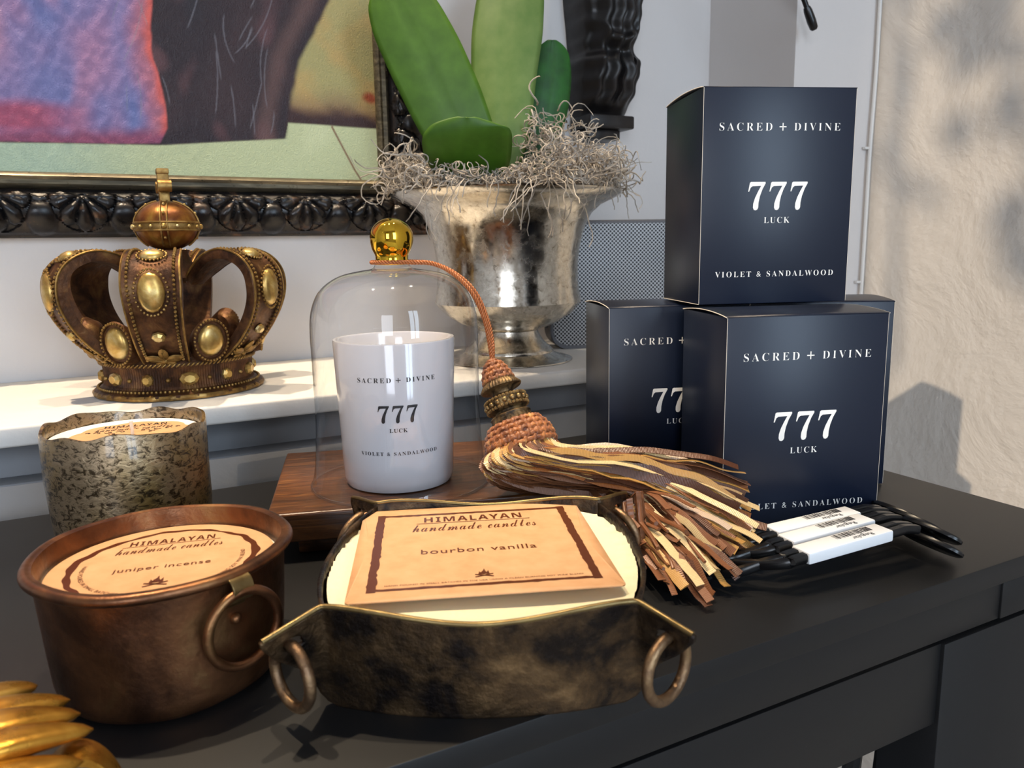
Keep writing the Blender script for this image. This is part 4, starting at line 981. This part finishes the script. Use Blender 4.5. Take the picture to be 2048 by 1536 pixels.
# ------------------------------------------------------------------ wick trimmers
def trimmer(label, x, y, ang, sp, dz):
    t = thing('wick_trimmer', label, 'wick trimmer', (x, y, 0), ang, 'black wick trimmers')
    def bar(path, w, h, name='arm', m=M_plastic):
        path = catmull(path, 8); n = len(path); P = []; mb = MB()
        for i in range(n):
            T = Vector(path[min(i+1, n-1)]-path[max(i-1, 0)]).normalized(); sd = Vector((0, 0, 1)).cross(T).normalized(); up = T.cross(sd); p = Vector(path[i])
            P.append([tuple(p+sd*a*w/2+up*b*h/2) for a, b in ((-1, -.6), (-.7, -1), (.7, -1), (1, -.6), (1, .6), (.7, 1), (-.7, 1), (-1, .6))])
        mb.grid(P, closed_v=True); mb.f.append(tuple(range(8))); mb.f.append(tuple(range((n-1)*8, n*8))); return mb.build(name, m, t)
    for s in (-1, 1):
        bar([(-.0640, -s*.0080+sp*.78, .0046+dz), (-.056, -s*.0058+sp*.47, .0085+dz*.6), (-.046, s*.0005+sp*.17, .0130), (-.038, s*.0026, .0158), (-.030, s*.0030, .0170), (.030, s*.0028, .0198), (.040, s*.0026, .0203), (.050, s*.0024, .0185)], .0044, .0046)
        mb = MB(); mb.tube([(-.0700+.0095*math.cos(a), -s*.0105+sp+.0075*math.sin(a), .0030+dz) for a in np.linspace(0, 2*PI, 28, endpoint=False)], .0019, 8, closed=True); mb.build('finger_loop', M_plastic, t)
        # angled head plate, seen on edge
        c = Vector((.0640, s*.0015, .0108+s*.0010)); M = frame_z((.54, 0, .84), (0, 1, 0), c); mb = MB()
        mb.lathe([(.001, -.0012), (.0165, -.0012), (.0180, -.0004), (.0180, .0010), (.0172, .0018), (.0155, .0018), (.0147, .0004), (.001, .0004)], 40, M=M @ TR(0, 0, s*.0022) @ Matrix.Diagonal((.62, 1.0, 1, 1))); mb.build('head', M_plastic, t)
    mb = MB(); mb.box((0, 0, 0), (.0570, .0122, .0062), .0010, 2, TR(0, 0, .0184) @ Matrix.Rotation(-.046, 4, 'Y')); mb.build('sleeve', M_sleeve, t)
    tx = MB(); tilt = TR(0, 0, .0184) @ Matrix.Rotation(-.046, 4, 'Y'); r = random.Random(3); xx = -.004
    while xx < .020:
        w = r.choice((.0003, .0003, .0006, .0009)); tx.add([(xx, -.0002, .00322), (xx+w, -.0002, .00322), (xx+w, .0046, .00322), (xx, .0046, .00322)], [(0, 1, 2, 3)], tilt); xx += w+r.choice((.0003, .0004, .0007))
    v, f = text_geo('Regular', .0135); tx.add([(.010-a, -.0028-b, .00322) for a, b in v], f, tilt)
    tx.build('print', M_inkb, t, smooth=False)
trimmer('black wick trimmer with white barcode sleeve, nearest the table edge', .3205, .2545, rad(-4), .040, 0.)
trimmer('black wick trimmer with white barcode sleeve, middle of the three', .3262, .2695, rad(-4), .027, .0042)
trimmer('black wick trimmer with white barcode sleeve, against the front navy box', .3300, .2822, rad(-6), .013, .0084)

# ------------------------------------------------------------------ gilded wing ornament at the lower left
def ornament():
    t = thing('gilded_ornament', 'gold leaf feathered ornament cut off at the lower left corner', 'ornament', (-.050, .245, 0))
    o0 = Vector((-.050, .245, 0))
    tips = [(-.0336, .2790, .0300), (-.0238, .2640, .0300), (-.0205, .2520, .0310), (-.0170, .2430, .0300), (-.0195, .2325, .0270)]
    roots = [(-.066, .262, .030), (-.066, .252, .033), (-.066, .243, .035), (-.066, .234, .034), (-.066, .226, .028)]
    for a, b in zip(roots, tips):
        A = Vector(a)-o0; B = Vector(b)-o0; mb = MB(); d = (B-A); L = d.length; M = frame_z(d, (0, 0, 1), A); P = []
        for q in np.linspace(0, 1, 22):
            w = .0068*math.sin(PI*min(1, .25+.75*q)**1.0)**.55+.0006 if q < .999 else .0004
            row = []
            for k in range(18):
                an = 2*PI*k/18; rg = 1+.10*math.cos(5*an)*math.sin(PI*q); row.append((w*rg*math.cos(an), .55*w*rg*math.sin(an)+.004*math.sin(PI*q*.9), L*q))
            P.append(row)
        mb.grid(P, closed_v=True, M=M); mb.build('feather', M_leafgold, t, angle=70)
    mb = MB(); arc = [(-.0215+.0125*math.cos(a)-o0.x, .2400-.003*math.cos(a)-o0.y, .0010+.0245*math.sin(a)) for a in np.linspace(.0, PI, 24)]
    P = [[(x, y-.0055, z), (x*1.0, y-.0055, z+.0026), (x, y, z+.0032), (x, y+.0055, z+.0026), (x, y+.0055, z), (x, y, z-.0008)] for x, y, z in arc]
    mb.grid(P, closed_v=True); mb.build('curved_foot', M_leafgold, t, angle=50)
    mb = MB(); mb.ball((-.028, 0, .020), (.020, .026, .0200), 20, 12); mb.build('body', M_leafgold, t)
ornament()

# ------------------------------------------------------------------ cables in the corner
def cables():
    t = thing('wall_cable', 'thin white cable clipped down the wall in the right corner', 'cable', (XR-.004, YP-.004, 0))
    mb = MB(); pts = [(.0010*math.sin(z*9)-.002*sstep(.2, .35, z)*0-(.004*sstep(.40, .25, z)), -.0012, z) for z in np.linspace(-.3, 1.2, 120)]; mb.tube(pts, .0022, 8); mb.build('cord', M_cable, t)
    for z in (.285, .12, .5):
        mb = MB(); mb.box((-.0055, .0012, z), (.013, .0045, .003), .0005); mb.build('clip', M_cable, t)
    t = thing('hanging_rod', 'black rod with a rubber tip hanging into view at the top right', 'rod', (.7266, .655, .4047))
    mb = MB(); d = Vector((-.35, .03, .62)).normalized(); mb.tube([d*.012, d*.30], .0030, 10); mb.build('shaft', M_plastic, t)
    mb = MB(); mb.tube([d*0, d*.002, d*.010, d*.022, d*.026], [.0028, .0044, .0050, .0046, .0036], 12); mb.build('rubber_tip', M_plastic, t)
    mb = MB(); mb.tube([(-.0315, .0, .0395), (-.027, 0, .050), (-.0225, 0, .060)], [.0006, .0018, .0026], 8); mb.build('cable_tie', M_cable, t)
cables()
